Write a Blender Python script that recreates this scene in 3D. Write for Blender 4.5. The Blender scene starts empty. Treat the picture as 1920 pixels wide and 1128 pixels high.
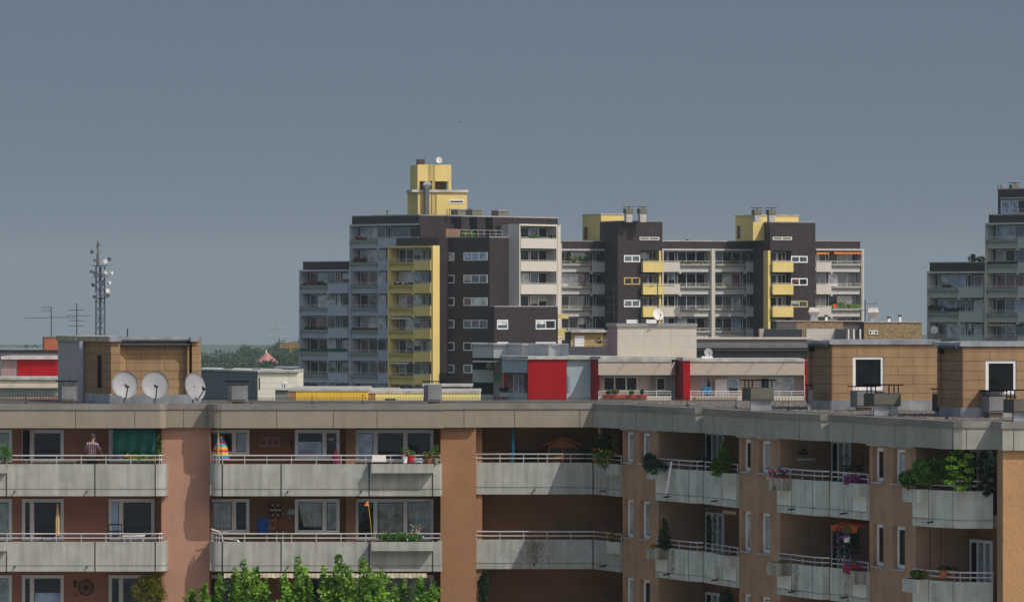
import bpy, math, random
from mathutils import Matrix, Vector
R = math.radians
SC = bpy.context.scene
COL = SC.collection
F = 8750.0; HX = 960.0; HY = 575.0; CZ = 34.0

# ---------------------------------------------------------------- camera, sky, sun, exposure
cd = bpy.data.cameras.new('camera'); cam = bpy.data.objects.new('camera', cd); COL.objects.link(cam)
cam.location = (0, 0, CZ); cam.rotation_euler = (R(90), 0, 0)
cd.sensor_width = 36; cd.lens = F / 1920 * 36; cd.shift_y = (HY - 564) / 1920
cd.clip_start = 0.5; cd.clip_end = 20000
SC.camera = cam
SUN = Vector((1.2, -1.0, 1.6)).normalized()
EL = math.asin(SUN.z)
w = bpy.data.worlds.new('World'); SC.world = w; w.use_nodes = True
nt = w.node_tree; nt.nodes.clear()
sky = nt.nodes.new('ShaderNodeTexSky'); sky.sky_type = 'NISHITA'; sky.sun_disc = False
sky.sun_elevation = EL; sky.sun_rotation = math.atan2(SUN.x, SUN.y)
sky.altitude = 500; sky.air_density = 1.0; sky.dust_density = 2.5; sky.ozone_density = 2.0
tc = nt.nodes.new('ShaderNodeTexCoord'); sx = nt.nodes.new('ShaderNodeSeparateXYZ'); cx = nt.nodes.new('ShaderNodeCombineXYZ')
mx = nt.nodes.new('ShaderNodeMath'); mx.operation = 'MAXIMUM'; mx.inputs[1].default_value = 0.004
ma = nt.nodes.new('ShaderNodeMath'); ma.operation = 'ADD'; ma.inputs[1].default_value = 0.30
nt.links.new(tc.outputs['Generated'], sx.inputs[0])
nt.links.new(sx.outputs[0], cx.inputs[0]); nt.links.new(sx.outputs[1], cx.inputs[1])
nt.links.new(sx.outputs[2], mx.inputs[0]); nt.links.new(mx.outputs[0], ma.inputs[0]); nt.links.new(ma.outputs[0], cx.inputs[2])
nt.links.new(cx.outputs[0], sky.inputs[0])
tint = nt.nodes.new('ShaderNodeMix'); tint.data_type = 'RGBA'; tint.blend_type = 'MULTIPLY'; tint.inputs[0].default_value = 1
tint.inputs[7].default_value = (0.72, 0.61, 0.485, 1)
bg = nt.nodes.new('ShaderNodeBackground'); bg.inputs[1].default_value = 0.10
out = nt.nodes.new('ShaderNodeOutputWorld')
mr = nt.nodes.new('ShaderNodeMapRange'); mr.interpolation_type = 'SMOOTHSTEP'      # upper sky brightened for extra fill light, low sky left dim
mr.inputs['From Min'].default_value = 0.08; mr.inputs['From Max'].default_value = 0.5; mr.inputs['To Min'].default_value = 1.0; mr.inputs['To Max'].default_value = 2.2
nt.links.new(sx.outputs[2], mr.inputs['Value'])
vm = nt.nodes.new('ShaderNodeVectorMath'); vm.operation = 'SCALE'; nt.links.new(sky.outputs[0], vm.inputs[0]); nt.links.new(mr.outputs[0], vm.inputs['Scale'])
nt.links.new(vm.outputs[0], tint.inputs[6]); nt.links.new(tint.outputs[2], bg.inputs[0]); nt.links.new(bg.outputs[0], out.inputs[0])
sl = bpy.data.lights.new('sun', 'SUN'); sl.energy = 2.1; sl.angle = R(0.5); sl.color = (1.0, 0.94, 0.83)
so = bpy.data.objects.new('sun', sl); COL.objects.link(so); so.rotation_euler = SUN.to_track_quat('Z', 'Y').to_euler(); so.location = (0, 0, 90)
SC.view_settings.view_transform = 'Standard'; SC.view_settings.look = 'None'; SC.view_settings.gamma = 1
SC.view_settings.exposure = 0.42
SC.cycles.volume_bounces = 0
SC.cycles.max_bounces = 5

# ---------------------------------------------------------------- projection helpers (pixels of the 1920 photo -> metres)
def PX(px, Y): return (px - HX) * Y / F
def PZ(py, Y): return CZ - (py - HY) * Y / F

class Fr:
    """a facade frame: x along the facade, y inwards, z up"""
    def __init__(s, px, Y, th=0, X=None):
        s.O = Vector((PX(px, Y) if X is None else X, Y)); a = R(th); s.th = a
        s.t = Vector((math.cos(a), math.sin(a))); s.i = Vector((-math.sin(a), math.cos(a)))
        s.M = Matrix.Translation((s.O.x, s.O.y, 0)) @ Matrix.Rotation(a, 4, 'Z')
    def u(s, px, d=0):
        k = (px - HX) / F; P = s.O + s.i * d
        return (k * P.y - P.x) / (s.t.x - k * s.t.y)
    def d(s, px, u):
        k = (px - HX) / F; P = s.O + s.t * u
        return (k * P.y - P.x) / (s.i.x - k * s.i.y)
    def Y(s, u, d=0): return (s.O + s.t * u + s.i * d).y
    def P(s, u, d=0): return s.O + s.t * u + s.i * d
    def z(s, py, u=0, d=0): return PZ(py, s.Y(u, d))
    def sub(s, u, d, dth):
        p = s.P(u, d); return Fr(0, p.y, math.degrees(s.th) + dth, X=p.x)
W0 = Fr(0, 0, 0, X=0)

# ---------------------------------------------------------------- materials
MATS = {}
def mat(name, col, rough=0.8, metal=0.0, var=0.12, vscale=1.5, streak=0.0, streakcol=None, bump=0.0, bscale=20, spec=0.3, spots=0.0, spotcol=None, tile=None, rnd=0.0):
    if name in MATS: return MATS[name]
    m = bpy.data.materials.new(name); m.use_nodes = True; MATS[name] = m
    n = m.node_tree.nodes; l = m.node_tree.links; b = n['Principled BSDF']
    b.inputs['Roughness'].default_value = rough; b.inputs['Metallic'].default_value = metal
    b.inputs['Specular IOR Level'].default_value = spec
    t = n.new('ShaderNodeTexCoord'); co = t.outputs['Object']
    def mul(c, f, a, mode='MULTIPLY'):
        x = n.new('ShaderNodeMix'); x.data_type = 'RGBA'; x.blend_type = mode
        if isinstance(f, (int, float)): x.inputs[0].default_value = f
        else: l.new(f, x.inputs[0])
        l.new(c, x.inputs[6])
        if isinstance(a, tuple): x.inputs[7].default_value = a
        else: l.new(a, x.inputs[7])
        return x.outputs[2]
    rgb = n.new('ShaderNodeRGB'); rgb.outputs[0].default_value = (*col, 1); c = rgb.outputs[0]
    def noise(scale, vec=None, det=4, map_=None):
        q = n.new('ShaderNodeTexNoise'); q.inputs['Scale'].default_value = scale; q.inputs['Detail'].default_value = det
        v = co
        if map_:
            mp = n.new('ShaderNodeMapping'); mp.inputs['Scale'].default_value = map_; l.new(co, mp.inputs[0]); v = mp.outputs[0]
        l.new(v, q.inputs['Vector']); return q.outputs[0]
    def ramp(src, a, b_, ca=(0,0,0,1), cb=(1,1,1,1)):
        r = n.new('ShaderNodeValToRGB'); r.color_ramp.elements[0].position = a; r.color_ramp.elements[1].position = b_
        r.color_ramp.elements[0].color = ca; r.color_ramp.elements[1].color = cb; l.new(src, r.inputs[0]); return r.outputs[0]
    if tile:                          # tile = (width, height, mortar, mortar colour, jitter colour)
        sp = n.new('ShaderNodeSeparateXYZ'); l.new(co, sp.inputs[0])
        ad = n.new('ShaderNodeMath'); ad.operation = 'ADD'; l.new(sp.outputs[0], ad.inputs[0]); l.new(sp.outputs[1], ad.inputs[1])
        cb = n.new('ShaderNodeCombineXYZ'); l.new(ad.outputs[0], cb.inputs[0]); l.new(sp.outputs[2], cb.inputs[1])
        br = n.new('ShaderNodeTexBrick'); br.inputs['Scale'].default_value = 1
        br.offset = tile[5] if len(tile) > 5 else 0.5
        br.inputs['Brick Width'].default_value = tile[0]; br.inputs['Row Height'].default_value = tile[1]
        br.inputs['Mortar Size'].default_value = tile[2]; br.inputs['Mortar'].default_value = (*tile[3], 1)
        br.inputs['Color1'].default_value = (*col, 1); br.inputs['Color2'].default_value = (*tile[4], 1)
        br.inputs['Mortar Smooth'].default_value = 0.2; br.inputs['Bias'].default_value = 0
        l.new(cb.outputs[0], br.inputs['Vector']); c = br.outputs[0]
    if var: c = mul(c, 1.0, ramp(noise(vscale), 0.3, 0.7, (1-var,)*3+(1,), (1+var*.6,)*3+(1,)))
    if streak:
        s_ = ramp(noise(1.0, map_=(5, 5, 0.35), det=5), 0.42, 0.72)
        c = mul(c, mulf(n, l, s_, streak), (*(streakcol or (0.12, 0.11, 0.09)), 1), 'MIX')
    if spots:
        s_ = ramp(noise(1.3, det=8), 0.60, 0.68)
        c = mul(c, mulf(n, l, s_, spots), (*(spotcol or (0.5, 0.5, 0.46)), 1), 'MIX')
    if rnd:
        oi = n.new('ShaderNodeObjectInfo'); c = mul(c, 1.0, ramp(oi.outputs['Random'], 0, 1, (1-rnd,)*3+(1,), (1+rnd*.5,)*3+(1,)))
    l.new(c, b.inputs['Base Color'])
    if bump:
        bp = n.new('ShaderNodeBump'); bp.inputs['Strength'].default_value = bump; bp.inputs['Distance'].default_value = 0.02
        l.new(noise(bscale, det=6), bp.inputs['Height']); l.new(bp.outputs[0], b.inputs['Normal'])
    return m
def mulf(n, l, src, k):
    q = n.new('ShaderNodeMath'); q.operation = 'MULTIPLY'; l.new(src, q.inputs[0]); q.inputs[1].default_value = k; return q.outputs[0]

def leafmat(name, c1, c2, scale=3.0):
    m = bpy.data.materials.new(name); m.use_nodes = True; MATS[name] = m
    n = m.node_tree.nodes; l = m.node_tree.links; b = n['Principled BSDF']
    t = n.new('ShaderNodeTexCoord'); q = n.new('ShaderNodeTexNoise'); q.inputs['Scale'].default_value = scale; q.inputs['Detail'].default_value = 5
    l.new(t.outputs['Object'], q.inputs['Vector'])
    r = n.new('ShaderNodeValToRGB'); r.color_ramp.elements[0].position = 0.35; r.color_ramp.elements[1].position = 0.65
    r.color_ramp.elements[0].color = (*c1, 1); r.color_ramp.elements[1].color = (*c2, 1)
    l.new(q.outputs[0], r.inputs[0]); l.new(r.outputs[0], b.inputs['Base Color']); b.inputs['Roughness'].default_value = 0.55
    b.inputs['Specular IOR Level'].default_value = 0.3
    tr = n.new('ShaderNodeBsdfTranslucent'); l.new(r.outputs[0], tr.inputs[0])
    mxs = n.new('ShaderNodeMixShader'); mxs.inputs[0].default_value = 0.3
    l.new(b.outputs[0], mxs.inputs[1]); l.new(tr.outputs[0], mxs.inputs[2]); l.new(mxs.outputs[0], n['Material Output'].inputs[0])
    return m

def glassmat(name, base, refl=0.12, clear=0.0):
    m = bpy.data.materials.new(name); m.use_nodes = True; MATS[name] = m
    n = m.node_tree.nodes; l = m.node_tree.links; b = n['Principled BSDF']
    t = n.new('ShaderNodeTexCoord'); q = n.new('ShaderNodeTexNoise'); q.inputs['Scale'].default_value = 1.7; q.inputs['Detail'].default_value = 4
    l.new(t.outputs['Object'], q.inputs['Vector'])
    r = n.new('ShaderNodeValToRGB'); r.color_ramp.elements[0].position = 0.38; r.color_ramp.elements[1].position = 0.62
    r.color_ramp.elements[0].color = (*[c * .55 for c in base], 1); r.color_ramp.elements[1].color = (*[min(1, c * 1.35) for c in base], 1)
    l.new(q.outputs[0], r.inputs[0]); l.new(r.outputs[0], b.inputs['Base Color'])
    b.inputs['Roughness'].default_value = 0.6; b.inputs['Specular IOR Level'].default_value = 0.1
    g = n.new('ShaderNodeBsdfGlossy'); g.inputs['Roughness'].default_value = 0.03
    bp = n.new('ShaderNodeBump'); bp.inputs['Strength'].default_value = 0.15; bp.inputs['Distance'].default_value = 0.05
    q2 = n.new('ShaderNodeTexNoise'); q2.inputs['Scale'].default_value = 1.1; l.new(t.outputs['Object'], q2.inputs['Vector']); l.new(q2.outputs[0], bp.inputs['Height'])
    l.new(bp.outputs[0], g.inputs['Normal'])
    s = n.new('ShaderNodeMixShader'); s.inputs[0].default_value = refl
    inner = b.outputs[0]
    if clear:
        tb = n.new('ShaderNodeBsdfTransparent'); tb.inputs[0].default_value = (0.96, 0.99, 0.98, 1)
        s2 = n.new('ShaderNodeMixShader'); s2.inputs[0].default_value = clear; l.new(inner, s2.inputs[1]); l.new(tb.outputs[0], s2.inputs[2]); inner = s2.outputs[0]
    l.new(inner, s.inputs[1]); l.new(g.outputs[0], s.inputs[2]); l.new(s.outputs[0], n['Material Output'].inputs[0])
    return m

def stripemat(name, cols, axis='X', period=0.3, rough=0.8):
    m = bpy.data.materials.new(name); m.use_nodes = True; MATS[name] = m
    n = m.node_tree.nodes; l = m.node_tree.links; b = n['Principled BSDF']; b.inputs['Roughness'].default_value = rough
    t = n.new('ShaderNodeTexCoord'); sp = n.new('ShaderNodeSeparateXYZ'); l.new(t.outputs['Object'], sp.inputs[0])
    q = n.new('ShaderNodeMath'); q.operation = 'DIVIDE'; q.inputs[1].default_value = period; l.new(sp.outputs[axis], q.inputs[0])
    fr = n.new('ShaderNodeMath'); fr.operation = 'FRACT'; l.new(q.outputs[0], fr.inputs[0])
    r = n.new('ShaderNodeValToRGB'); r.color_ramp.interpolation = 'CONSTANT'; e = r.color_ramp.elements
    while len(e) < len(cols): e.new(0.5)
    for i, c in enumerate(cols): e[i].position = i / len(cols); e[i].color = (*c, 1)
    l.new(fr.outputs[0], r.inputs[0]); l.new(r.outputs[0], b.inputs['Base Color'])
    return m

conc = mat('concrete_panel', (.405, .42, .395), var=.16, streak=.48, streakcol=(.17, .18, .16), bump=.25, bscale=9, spots=.6, spotcol=(.44, .47, .47))
conc_clean = mat('concrete_fascia', (.30, .265, .215), var=.10, streak=.22, streakcol=(.19, .17, .14), bump=.15, bscale=12)
conc_wfas = mat('shade_lifted_fascia', (.37, .375, .335), var=.15, streak=.35, streakcol=(.22, .22, .18), bump=.3, bscale=9)  # fascia copy for the shaded wing, base colour lightened to lift its shade
conc_wing = mat('shade_lifted_concrete', (.57, .62, .56), var=.22, streak=.38, streakcol=(.19, .18, .14), bump=.3, bscale=9, spots=.45, spotcol=(.58, .58, .54))  # streaked wing concrete, base colour raised above the lit panels to lift shade
conc_moss = mat('mossy_concrete', (.50, .49, .42), var=.25, streak=.9, streakcol=(.12, .10, .05), bump=.4, bscale=14, spots=.85, spotcol=(.10, .075, .03), vscale=4)
joint = mat('joint_black', (.03, .03, .03), var=0)
pink = mat('pink_stucco', (.44, .25, .18), var=.10, vscale=.9, streak=.12, streakcol=(.3, .17, .12), bump=.6, bscale=14)
orange = mat('orange_stucco', (.335, .18, .095), var=.12, vscale=.9, streak=.18, streakcol=(.3, .17, .10), bump=.55, bscale=11)
wingst = mat('wing_stucco', (.41, .265, .17), var=.18, vscale=1.1, streak=.25, streakcol=(.20, .14, .09), bump=.6, bscale=14)
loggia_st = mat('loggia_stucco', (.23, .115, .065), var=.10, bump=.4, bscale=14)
cap = mat('sheet_metal_cap', (.29, .28, .26), rough=.5, metal=.35, var=.25, vscale=.8, streak=.3, streakcol=(.22, .17, .10))
zinc = mat('zinc_sheet', (.50, .53, .58), rough=.38, metal=.55, var=.35, vscale=1.6, streak=.3, streakcol=(.22, .23, .25))
gravel = mat('roof_gravel', (.115, .105, .095), var=.9, vscale=7, bump=1.0, bscale=9, spots=.7, spotcol=(.30, .28, .25))
rail = mat('rail_steel', (.66, .66, .66), rough=.4, metal=.5, var=.1)
darkmetal = mat('dark_metal', (.04, .042, .05), rough=.5, metal=.3, var=.1)
white = mat('white_frame', (.88, .89, .91), rough=.45, var=.05)
cream = mat('cream_panel', (.58, .535, .46), var=.06, tile=(2.45, .98, .012, (.38, .34, .26), (.575, .53, .455), 0.0))
tan_tile = mat('tan_shingle', (.37, .245, .135), var=.16, vscale=1.3, streak=.35, streakcol=(.20, .12, .065), tile=(1.42, .31, .010, (.12, .075, .04), (.395, .262, .148), .37))
dark_tile = mat('brown_facade_tile', (.034, .026, .033), rough=.55, var=.18, vscale=.5, tile=(.62, .42, .022, (.012, .010, .013), (.046, .035, .042), 0.0))
yellow = mat('yellow_paint', (.78, .62, .235), var=.06, vscale=.5, streak=.08)
grey_p = mat('grey_white_paint', (.44, .49, .59), var=.07, vscale=.5, streak=.12, streakcol=(.3, .3, .3))
grey_ledge = mat('grey_ledge', (.26, .28, .27), var=.12)
greenish = mat('green_grey_paint', (.48, .52, .47), var=.08, streak=.12, streakcol=(.18, .2, .18))
cream_w = mat('cream_white_paint', (.60, .57, .53), var=.05, vscale=.5)
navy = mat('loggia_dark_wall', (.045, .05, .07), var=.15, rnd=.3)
red = mat('red_panel', (.38, .005, .012), rough=.65, spec=.1, var=.06, tile=(1.9, 1.05, .02, (.14, .005, .01), (.37, .005, .012), 0.0))
slate = mat('slate_grey_paint', (.37, .47, .53), var=.06)
mauve = mat('mauve_panel', (.34, .22, .23), var=.08, tile=(1.6, 1.05, .015, (.12, .08, .08), (.33, .22, .23), 0.0))
pinkish = mat('pale_pink_wall', (.80, .68, .64), var=.05)
beige = mat('beige_fascia', (.53, .455, .40), var=.05, streak=.08)
sunny = mat('sun_yellow_panel', (.78, .50, .07), var=.05, tile=(1.7, 3, .015, (.4, .25, .04), (.78, .50, .07), 0.0))
lemon = mat('lemon_panel', (.80, .72, .30), var=.05, tile=(1.7, 3, .012, (.5, .42, .15), (.80, .72, .30), 0.0))
brick = mat('brick_red', (.42, .14, .07), var=.1)
pebble = mat('pebble_concrete', (.36, .26, .14), var=.7, vscale=6, bump=.5, bscale=8, spots=.5, spotcol=(.16, .10, .05))
whitebrick = mat('white_board', (.78, .77, .68), var=.06, tile=(2.4, .42, .015, (.45, .44, .38), (.76, .75, .66), 0.0))
greyboard = mat('grey_board', (.19, .215, .235), var=.06, tile=(2.4, .34, .015, (.11, .13, .14), (.19, .215, .235), 0.0))
roofgrey = mat('pale_roof_edge', (.50, .50, .49), var=.35, vscale=1.2, rough=.6)
rooffelt = mat('roof_felt', (.16, .155, .16), var=.3, vscale=.6)
asph = mat('roof_grey_metal', (.13, .13, .15), rough=.5, var=.15)
dishm = mat('dish_grey', (.33, .34, .37), rough=.45, var=.06, streak=.14, streakcol=(.33, .33, .33))
dishw = mat('dish_white', (.72, .72, .70), rough=.5, var=.04)
wood = mat('wood_brown', (.34, .135, .04), var=.2, vscale=3, bump=.2)
paledwood = mat('bamboo', (.50, .34, .17), var=.3, vscale=6)
concdark = mat('dark_concrete', (.17, .17, .14), var=.2, streak=.3, bump=.2)
g_dark = glassmat('glass_dark', (.009, .014, .020), .055)
g_mid = glassmat('glass_blue', (.06, .09, .13), .15)
g_pale = glassmat('glass_pale_curtain', (.60, .63, .66), .18)
g_rose = glassmat('glass_rose_curtain', (.20, .08, .10), .10)
g_blk = glassmat('glass_black', (.008, .01, .012), .02)
g_sky = glassmat('glass_blind', (.34, .47, .68), .15)
g_clear = glassmat('glass_clear', (.02, .025, .03), .06, clear=.97)
curt = mat('curtain_cloth', (.50, .53, .55), var=.45, vscale=3)
lf_dark = leafmat('leaf_dark', (.012, .042, .018), (.03, .10, .035))
lf_mid = leafmat('leaf_mid', (.035, .10, .018), (.13, .30, .06))
lf_tree = leafmat('leaf_bright', (.035, .12, .012), (.30, .54, .07), 2.6)
lf_yel = leafmat('leaf_yellow_green', (.09, .11, .012), (.24, .24, .03), 4)
lf_con = leafmat('leaf_conifer', (.05, .11, .012), (.15, .24, .025), 4)
lf_jun = leafmat('leaf_juniper', (.012, .05, .035), (.04, .12, .08), 5)
lf_far = leafmat('leaf_far', (.015, .045, .02), (.05, .11, .035), .03)
bark = mat('bark', (.09, .065, .045), var=.3, bump=.6)
def flat(name, c, rough=.7, var=.08): return mat(name, c, rough=rough, var=var)
fl_red = flat('flower_red', (.55, .03, .05)); fl_pink = flat('flower_pink', (.45, .08, .18)); fl_vio = flat('flower_violet', (.16, .06, .24))
fl_yel = flat('flower_yellow', (.7, .45, .04)); fl_wht = flat('flower_white', (.75, .73, .72))
terra = flat('terracotta', (.35, .12, .06))

# ---------------------------------------------------------------- mesh builder
WM = {}
class MB:
    def __init__(s, fr=W0): s.v = []; s.f = []; s.fr = fr
    def add(s, vs, fs):
        b = len(s.v); s.v += [tuple(v) for v in vs]; s.f += [tuple(b + i for i in f) for f in fs]; return s
    def box(s, x0, x1, y0, y1, z0, z1):
        if x0 > x1: x0, x1 = x1, x0
        if y0 > y1: y0, y1 = y1, y0
        if z0 > z1: z0, z1 = z1, z0
        return s.add([(x0,y0,z0),(x1,y0,z0),(x1,y1,z0),(x0,y1,z0),(x0,y0,z1),(x1,y0,z1),(x1,y1,z1),(x0,y1,z1)],
              [(0,3,2,1),(4,5,6,7),(0,1,5,4),(1,2,6,5),(2,3,7,6),(3,0,4,7)])
    def prism(s, pts, z0, z1):
        n = len(pts); vs = [(p[0], p[1], z0) for p in pts] + [(p[0], p[1], z1) for p in pts]
        return s.add(vs, [tuple(range(n))[::-1], tuple(range(n, 2*n))] + [(i, (i+1) % n, n+(i+1) % n, n+i) for i in range(n)])
    def cyl(s, p0, p1, r0, r1=None, n=6):
        r1 = r0 if r1 is None else r1
        p0 = Vector(p0); p1 = Vector(p1); a = (p1 - p0).normalized()
        x = a.cross(Vector((0, 0, 1)));  x = Vector((1, 0, 0)) if x.length < 1e-4 else x.normalized(); y = a.cross(x)
        vs = []
        for p, r in ((p0, r0), (p1, r1)):
            for k in range(n):
                t = 2*math.pi*k/n; vs.append(p + x*r*math.cos(t) + y*r*math.sin(t))
        return s.add(vs, [tuple(range(n))[::-1], tuple(range(n, 2*n))] + [(k, (k+1) % n, n+(k+1) % n, n+k) for k in range(n)])
    def tube(s, pts, r, n=5):
        for a, b in zip(pts, pts[1:]): s.cyl(a, b, r, n=n)
        return s
    def lathe(s, c, prof, n=12):          # prof: (radius, z)
        vs = []; c = Vector(c)
        for r, z in prof:
            for k in range(n):
                t = 2*math.pi*k/n; vs.append((c.x + r*math.cos(t), c.y + r*math.sin(t), c.z + z))
        fs = [tuple(range(n))[::-1], tuple(range((len(prof)-1)*n, len(prof)*n))]
        for j in range(len(prof)-1):
            for k in range(n): fs.append((j*n+k, j*n+(k+1) % n, (j+1)*n+(k+1) % n, (j+1)*n+k))
        return s.add(vs, fs)
    def ball(s, c, r, n=8):
        rx, ry, rz = (r, r, r) if isinstance(r, (int, float)) else r
        vs = []; fs = []; m = n//2+1
        for j in range(m+1):
            ph = math.pi*j/m
            for k in range(n):
                t = 2*math.pi*k/n; vs.append((c[0]+rx*math.sin(ph)*math.cos(t), c[1]+ry*math.sin(ph)*math.sin(t), c[2]-rz*math.cos(ph)))
        for j in range(m):
            for k in range(n): fs.append((j*n+k, j*n+(k+1) % n, (j+1)*n+(k+1) % n, (j+1)*n+k))
        return s.add(vs, fs)
    def leaves(s, c, r, n, size, rng, shell=.5, narrow=.55, up=0.0):
        """n small leaf quads through an ellipsoid"""
        c = Vector(c); r = (r, r, r) if isinstance(r, (int, float)) else r
        for _ in range(n):
            while True:
                p = Vector((rng.uniform(-1, 1), rng.uniform(-1, 1), rng.uniform(-1, 1)))
                if p.length <= 1 and rng.random() < shell + (1-shell)*p.length**2: break
            q = c + Vector((p.x*r[0], p.y*r[1], p.z*r[2]))
            a = Vector((rng.gauss(0, 1), rng.gauss(0, 1), rng.gauss(0, .8)+up)).normalized()
            b = a.cross(Vector((rng.gauss(0, 1), rng.gauss(0, 1), rng.gauss(0, 1)))).normalized()
            L = size*rng.uniform(.6, 1.3); wd = L*narrow*.5
            s.add([q - a*L*.5, q + b*wd, q + a*L*.5, q - b*wd], [(0, 1, 2, 3)])
        return s
    def merge(s, o, dx=0, dy=0, dz=0):
        return s.add([(a+dx, b+dy, c+dz) for a, b, c in o.v], o.f)
    def build(s, name, m, parent=None, smooth=False):
        me = bpy.data.meshes.new(name); me.from_pydata(s.v, [], s.f); me.materials.append(m)
        if smooth:
            for p in me.polygons: p.use_smooth = True
        return link(name, me, s.fr.M, parent)
def link(name, me, M, parent):
    o = bpy.data.objects.new(name, me); COL.objects.link(o); WM[o.name] = M
    if parent is not None:
        o.parent = parent; o.matrix_basis = WM[parent.name].inverted() @ M
    else: o.matrix_basis = M
    return o
def tag(o, label=None, cat=None, group=None, kind=None):
    if label: o['label'] = label
    if cat: o['category'] = cat
    if group: o['group'] = group
    if kind: o['kind'] = kind
    return o
def thing(name, label, cat, loc, group=None, fr=None):
    o = bpy.data.objects.new(name, None); COL.objects.link(o)
    M = Matrix.Translation(loc) @ (Matrix.Rotation(fr.th, 4, 'Z') if fr else Matrix.Identity(4))
    o.matrix_basis = M; o.empty_display_size = .3; WM[o.name] = M
    return tag(o, label, cat, group)
def dup(root, M, label=None):
    c = root.copy(); COL.objects.link(c); c.matrix_basis = M; WM[c.name] = M
    if label: c['label'] = label
    for ch in root.children:
        d = ch.copy(); COL.objects.link(d); d.parent = c
        for g in ch.children:
            e = g.copy(); COL.objects.link(e); e.parent = d
    return c
def structure(name, mb, m): return tag(mb.build(name, m), kind='structure')

def ribbon(mb, pts, o0, o1, z0, z1):
    """closed wall along a polyline between outward offsets o0 < o1"""
    n = len(pts); N = []
    P = [Vector(p) for p in pts]
    for i in range(n):
        ns = []
        if i > 0: d = (P[i]-P[i-1]).normalized(); ns.append(Vector((d.y, -d.x)))
        if i < n-1: d = (P[i+1]-P[i]).normalized(); ns.append(Vector((d.y, -d.x)))
        v = sum(ns, Vector((0, 0))).normalized(); v = v / max(.3, v.dot(ns[0])); N.append(v)
    out = [P[i]+N[i]*o1 for i in range(n)]; inn = [P[i]+N[i]*o0 for i in range(n)]
    vs = []
    for i in range(n):
        for p, z in ((out[i], z0), (out[i], z1), (inn[i], z1), (inn[i], z0)): vs.append((p.x, p.y, z))
    fs = [(3, 2, 1, 0), tuple(4*(n-1)+k for k in range(4))]
    for i in range(n-1):
        for k in range(4): fs.append((4*i+k, 4*i+(k+1) % 4, 4*(i+1)+(k+1) % 4, 4*(i+1)+k))
    mb.add(vs, fs)
    return [(*o,) for o in out]

# ================================================================ THE SETTING
g = MB(); gx = [-3000, 3000]
for y0, y1, za, zb in ((-60, 2300, 0, 0), (2300, 2900, 0, -2), (2900, 9000, -2, -160)):
    g.add([(-3000-y0, y0, za), (3000+y0, y0, za), (3000+y1, y1, zb), (-3000-y1, y1, zb)], [(0, 1, 2, 3)])
structure('ground', g, mat('ground_green', (.09, .12, .06), var=.4, vscale=.02))
g = MB(); g.box(-60, 60, 196, 206, .03, .034); structure('road', g, mat('asphalt', (.05, .05, .05)))
g = MB(); g.box(-60, 40, 60, 168, .004, .03); structure('bounce_ground', g, mat('bounce_paving', (.42, .40, .36), tile=(1, .5, .02, (.2, .2, .18), (.4, .38, .35))))  # unseen pale paving, added to bounce sunlight onto the shaded wing
g = MB(); g.box(-60, 60, 206.2, 209, .0, .12); structure('pavement', g, mat('paving', (.3, .3, .29)))

# ================================================================ NEAR APARTMENT BLOCK
rng = random.Random(4)
NB = thing('apartment_block', 'near pink and orange apartment block with grey balconies and a wing to the right', 'apartment building', (0, 170, 0))
YF = 169.0; YP = 170.05; YB = 171.45
RZ = dict(top=28.31, bot=27.155, gro=27.40, rail=28.61)
FL = [27.55, 24.72, 21.89, 19.06]
def zrow(k, key): return {'top': (28.31, 25.50, 22.67, 19.84), 'bot': (27.155, 24.43, 21.60, 18.77), 'gro': (27.40, 24.63, 21.80, 18.97), 'rail': (28.62, 25.79, 22.96, 20.13)}[key][k]
def arcpts(cx, cy, r, a0, a1, n): return [(cx + r*math.cos(R(a0+(a1-a0)*i/n)), cy + r*math.sin(R(a0+(a1-a0)*i/n))) for i in range(n+1)]
X = lambda px, Y=YF: PX(px, Y)
blk1 = [(X(-80), YF), (X(291), YF)] + arcpts(X(296), YF+.3, .3, -80, 0, 4) + [(X(296)+.3, YP)]
blk2 = [(X(391), YP), (X(391), YF+.5)] + arcpts(X(391)+.5, YF+.5, .5, 190, 270, 5) + [(X(500), YF), (X(828)-.06, YF), (X(828), YF+.06), (X(828), YP)]
Y3 = 170.6
WP = {p: (PX(p, y), y) for p, y in ((1113, Y3), (1162, 168.5), (1229, 165.5), (1291, 163.0), (1305, 162.65), (1318, 162.6), (1319, 162.3), (1380, 159.1), (1457, 155.6), (1524, 153.1), (1540, 152.75), (1555, 152.7),
      (1556, 152.4), (1598, 150.9), (1624, 149.8), (1711, 146.3), (1741, 145.3), (1788, 143.9), (1800, 143.75), (1862, 143.7), (1863, 143.6))}
blk3 = [(X(893, Y3), Y3+.8), (X(893, Y3), Y3), WP[1113], WP[1162]]
b1a = [WP[p] for p in (1229, 1291, 1305, 1318)]; b1b = [WP[1319], WP[1380]]
b2a = [WP[p] for p in (1457, 1524, 1540, 1555)]; b2b = [WP[1556], WP[1598], WP[1624]]
b3 = [WP[1711], WP[1741], (PX(1786, 144.5), 144.5), (PX(1800, 144.3), 144.3), (PX(1862, 144.2), 144.2)]
balc = [(blk1, conc, [12, 178, 291]), (blk2, conc, [417, 527, 692, 811]), (blk3, conc, [1112]), (b1a, conc_wing, [1252, 1291]), (b1b, conc_wing, [1355]),
        (b2a, conc_wing, [1484, 1524]), (b2b, conc_wing, [1598]), (b3, conc_wing, [1741, 1787])]
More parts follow.
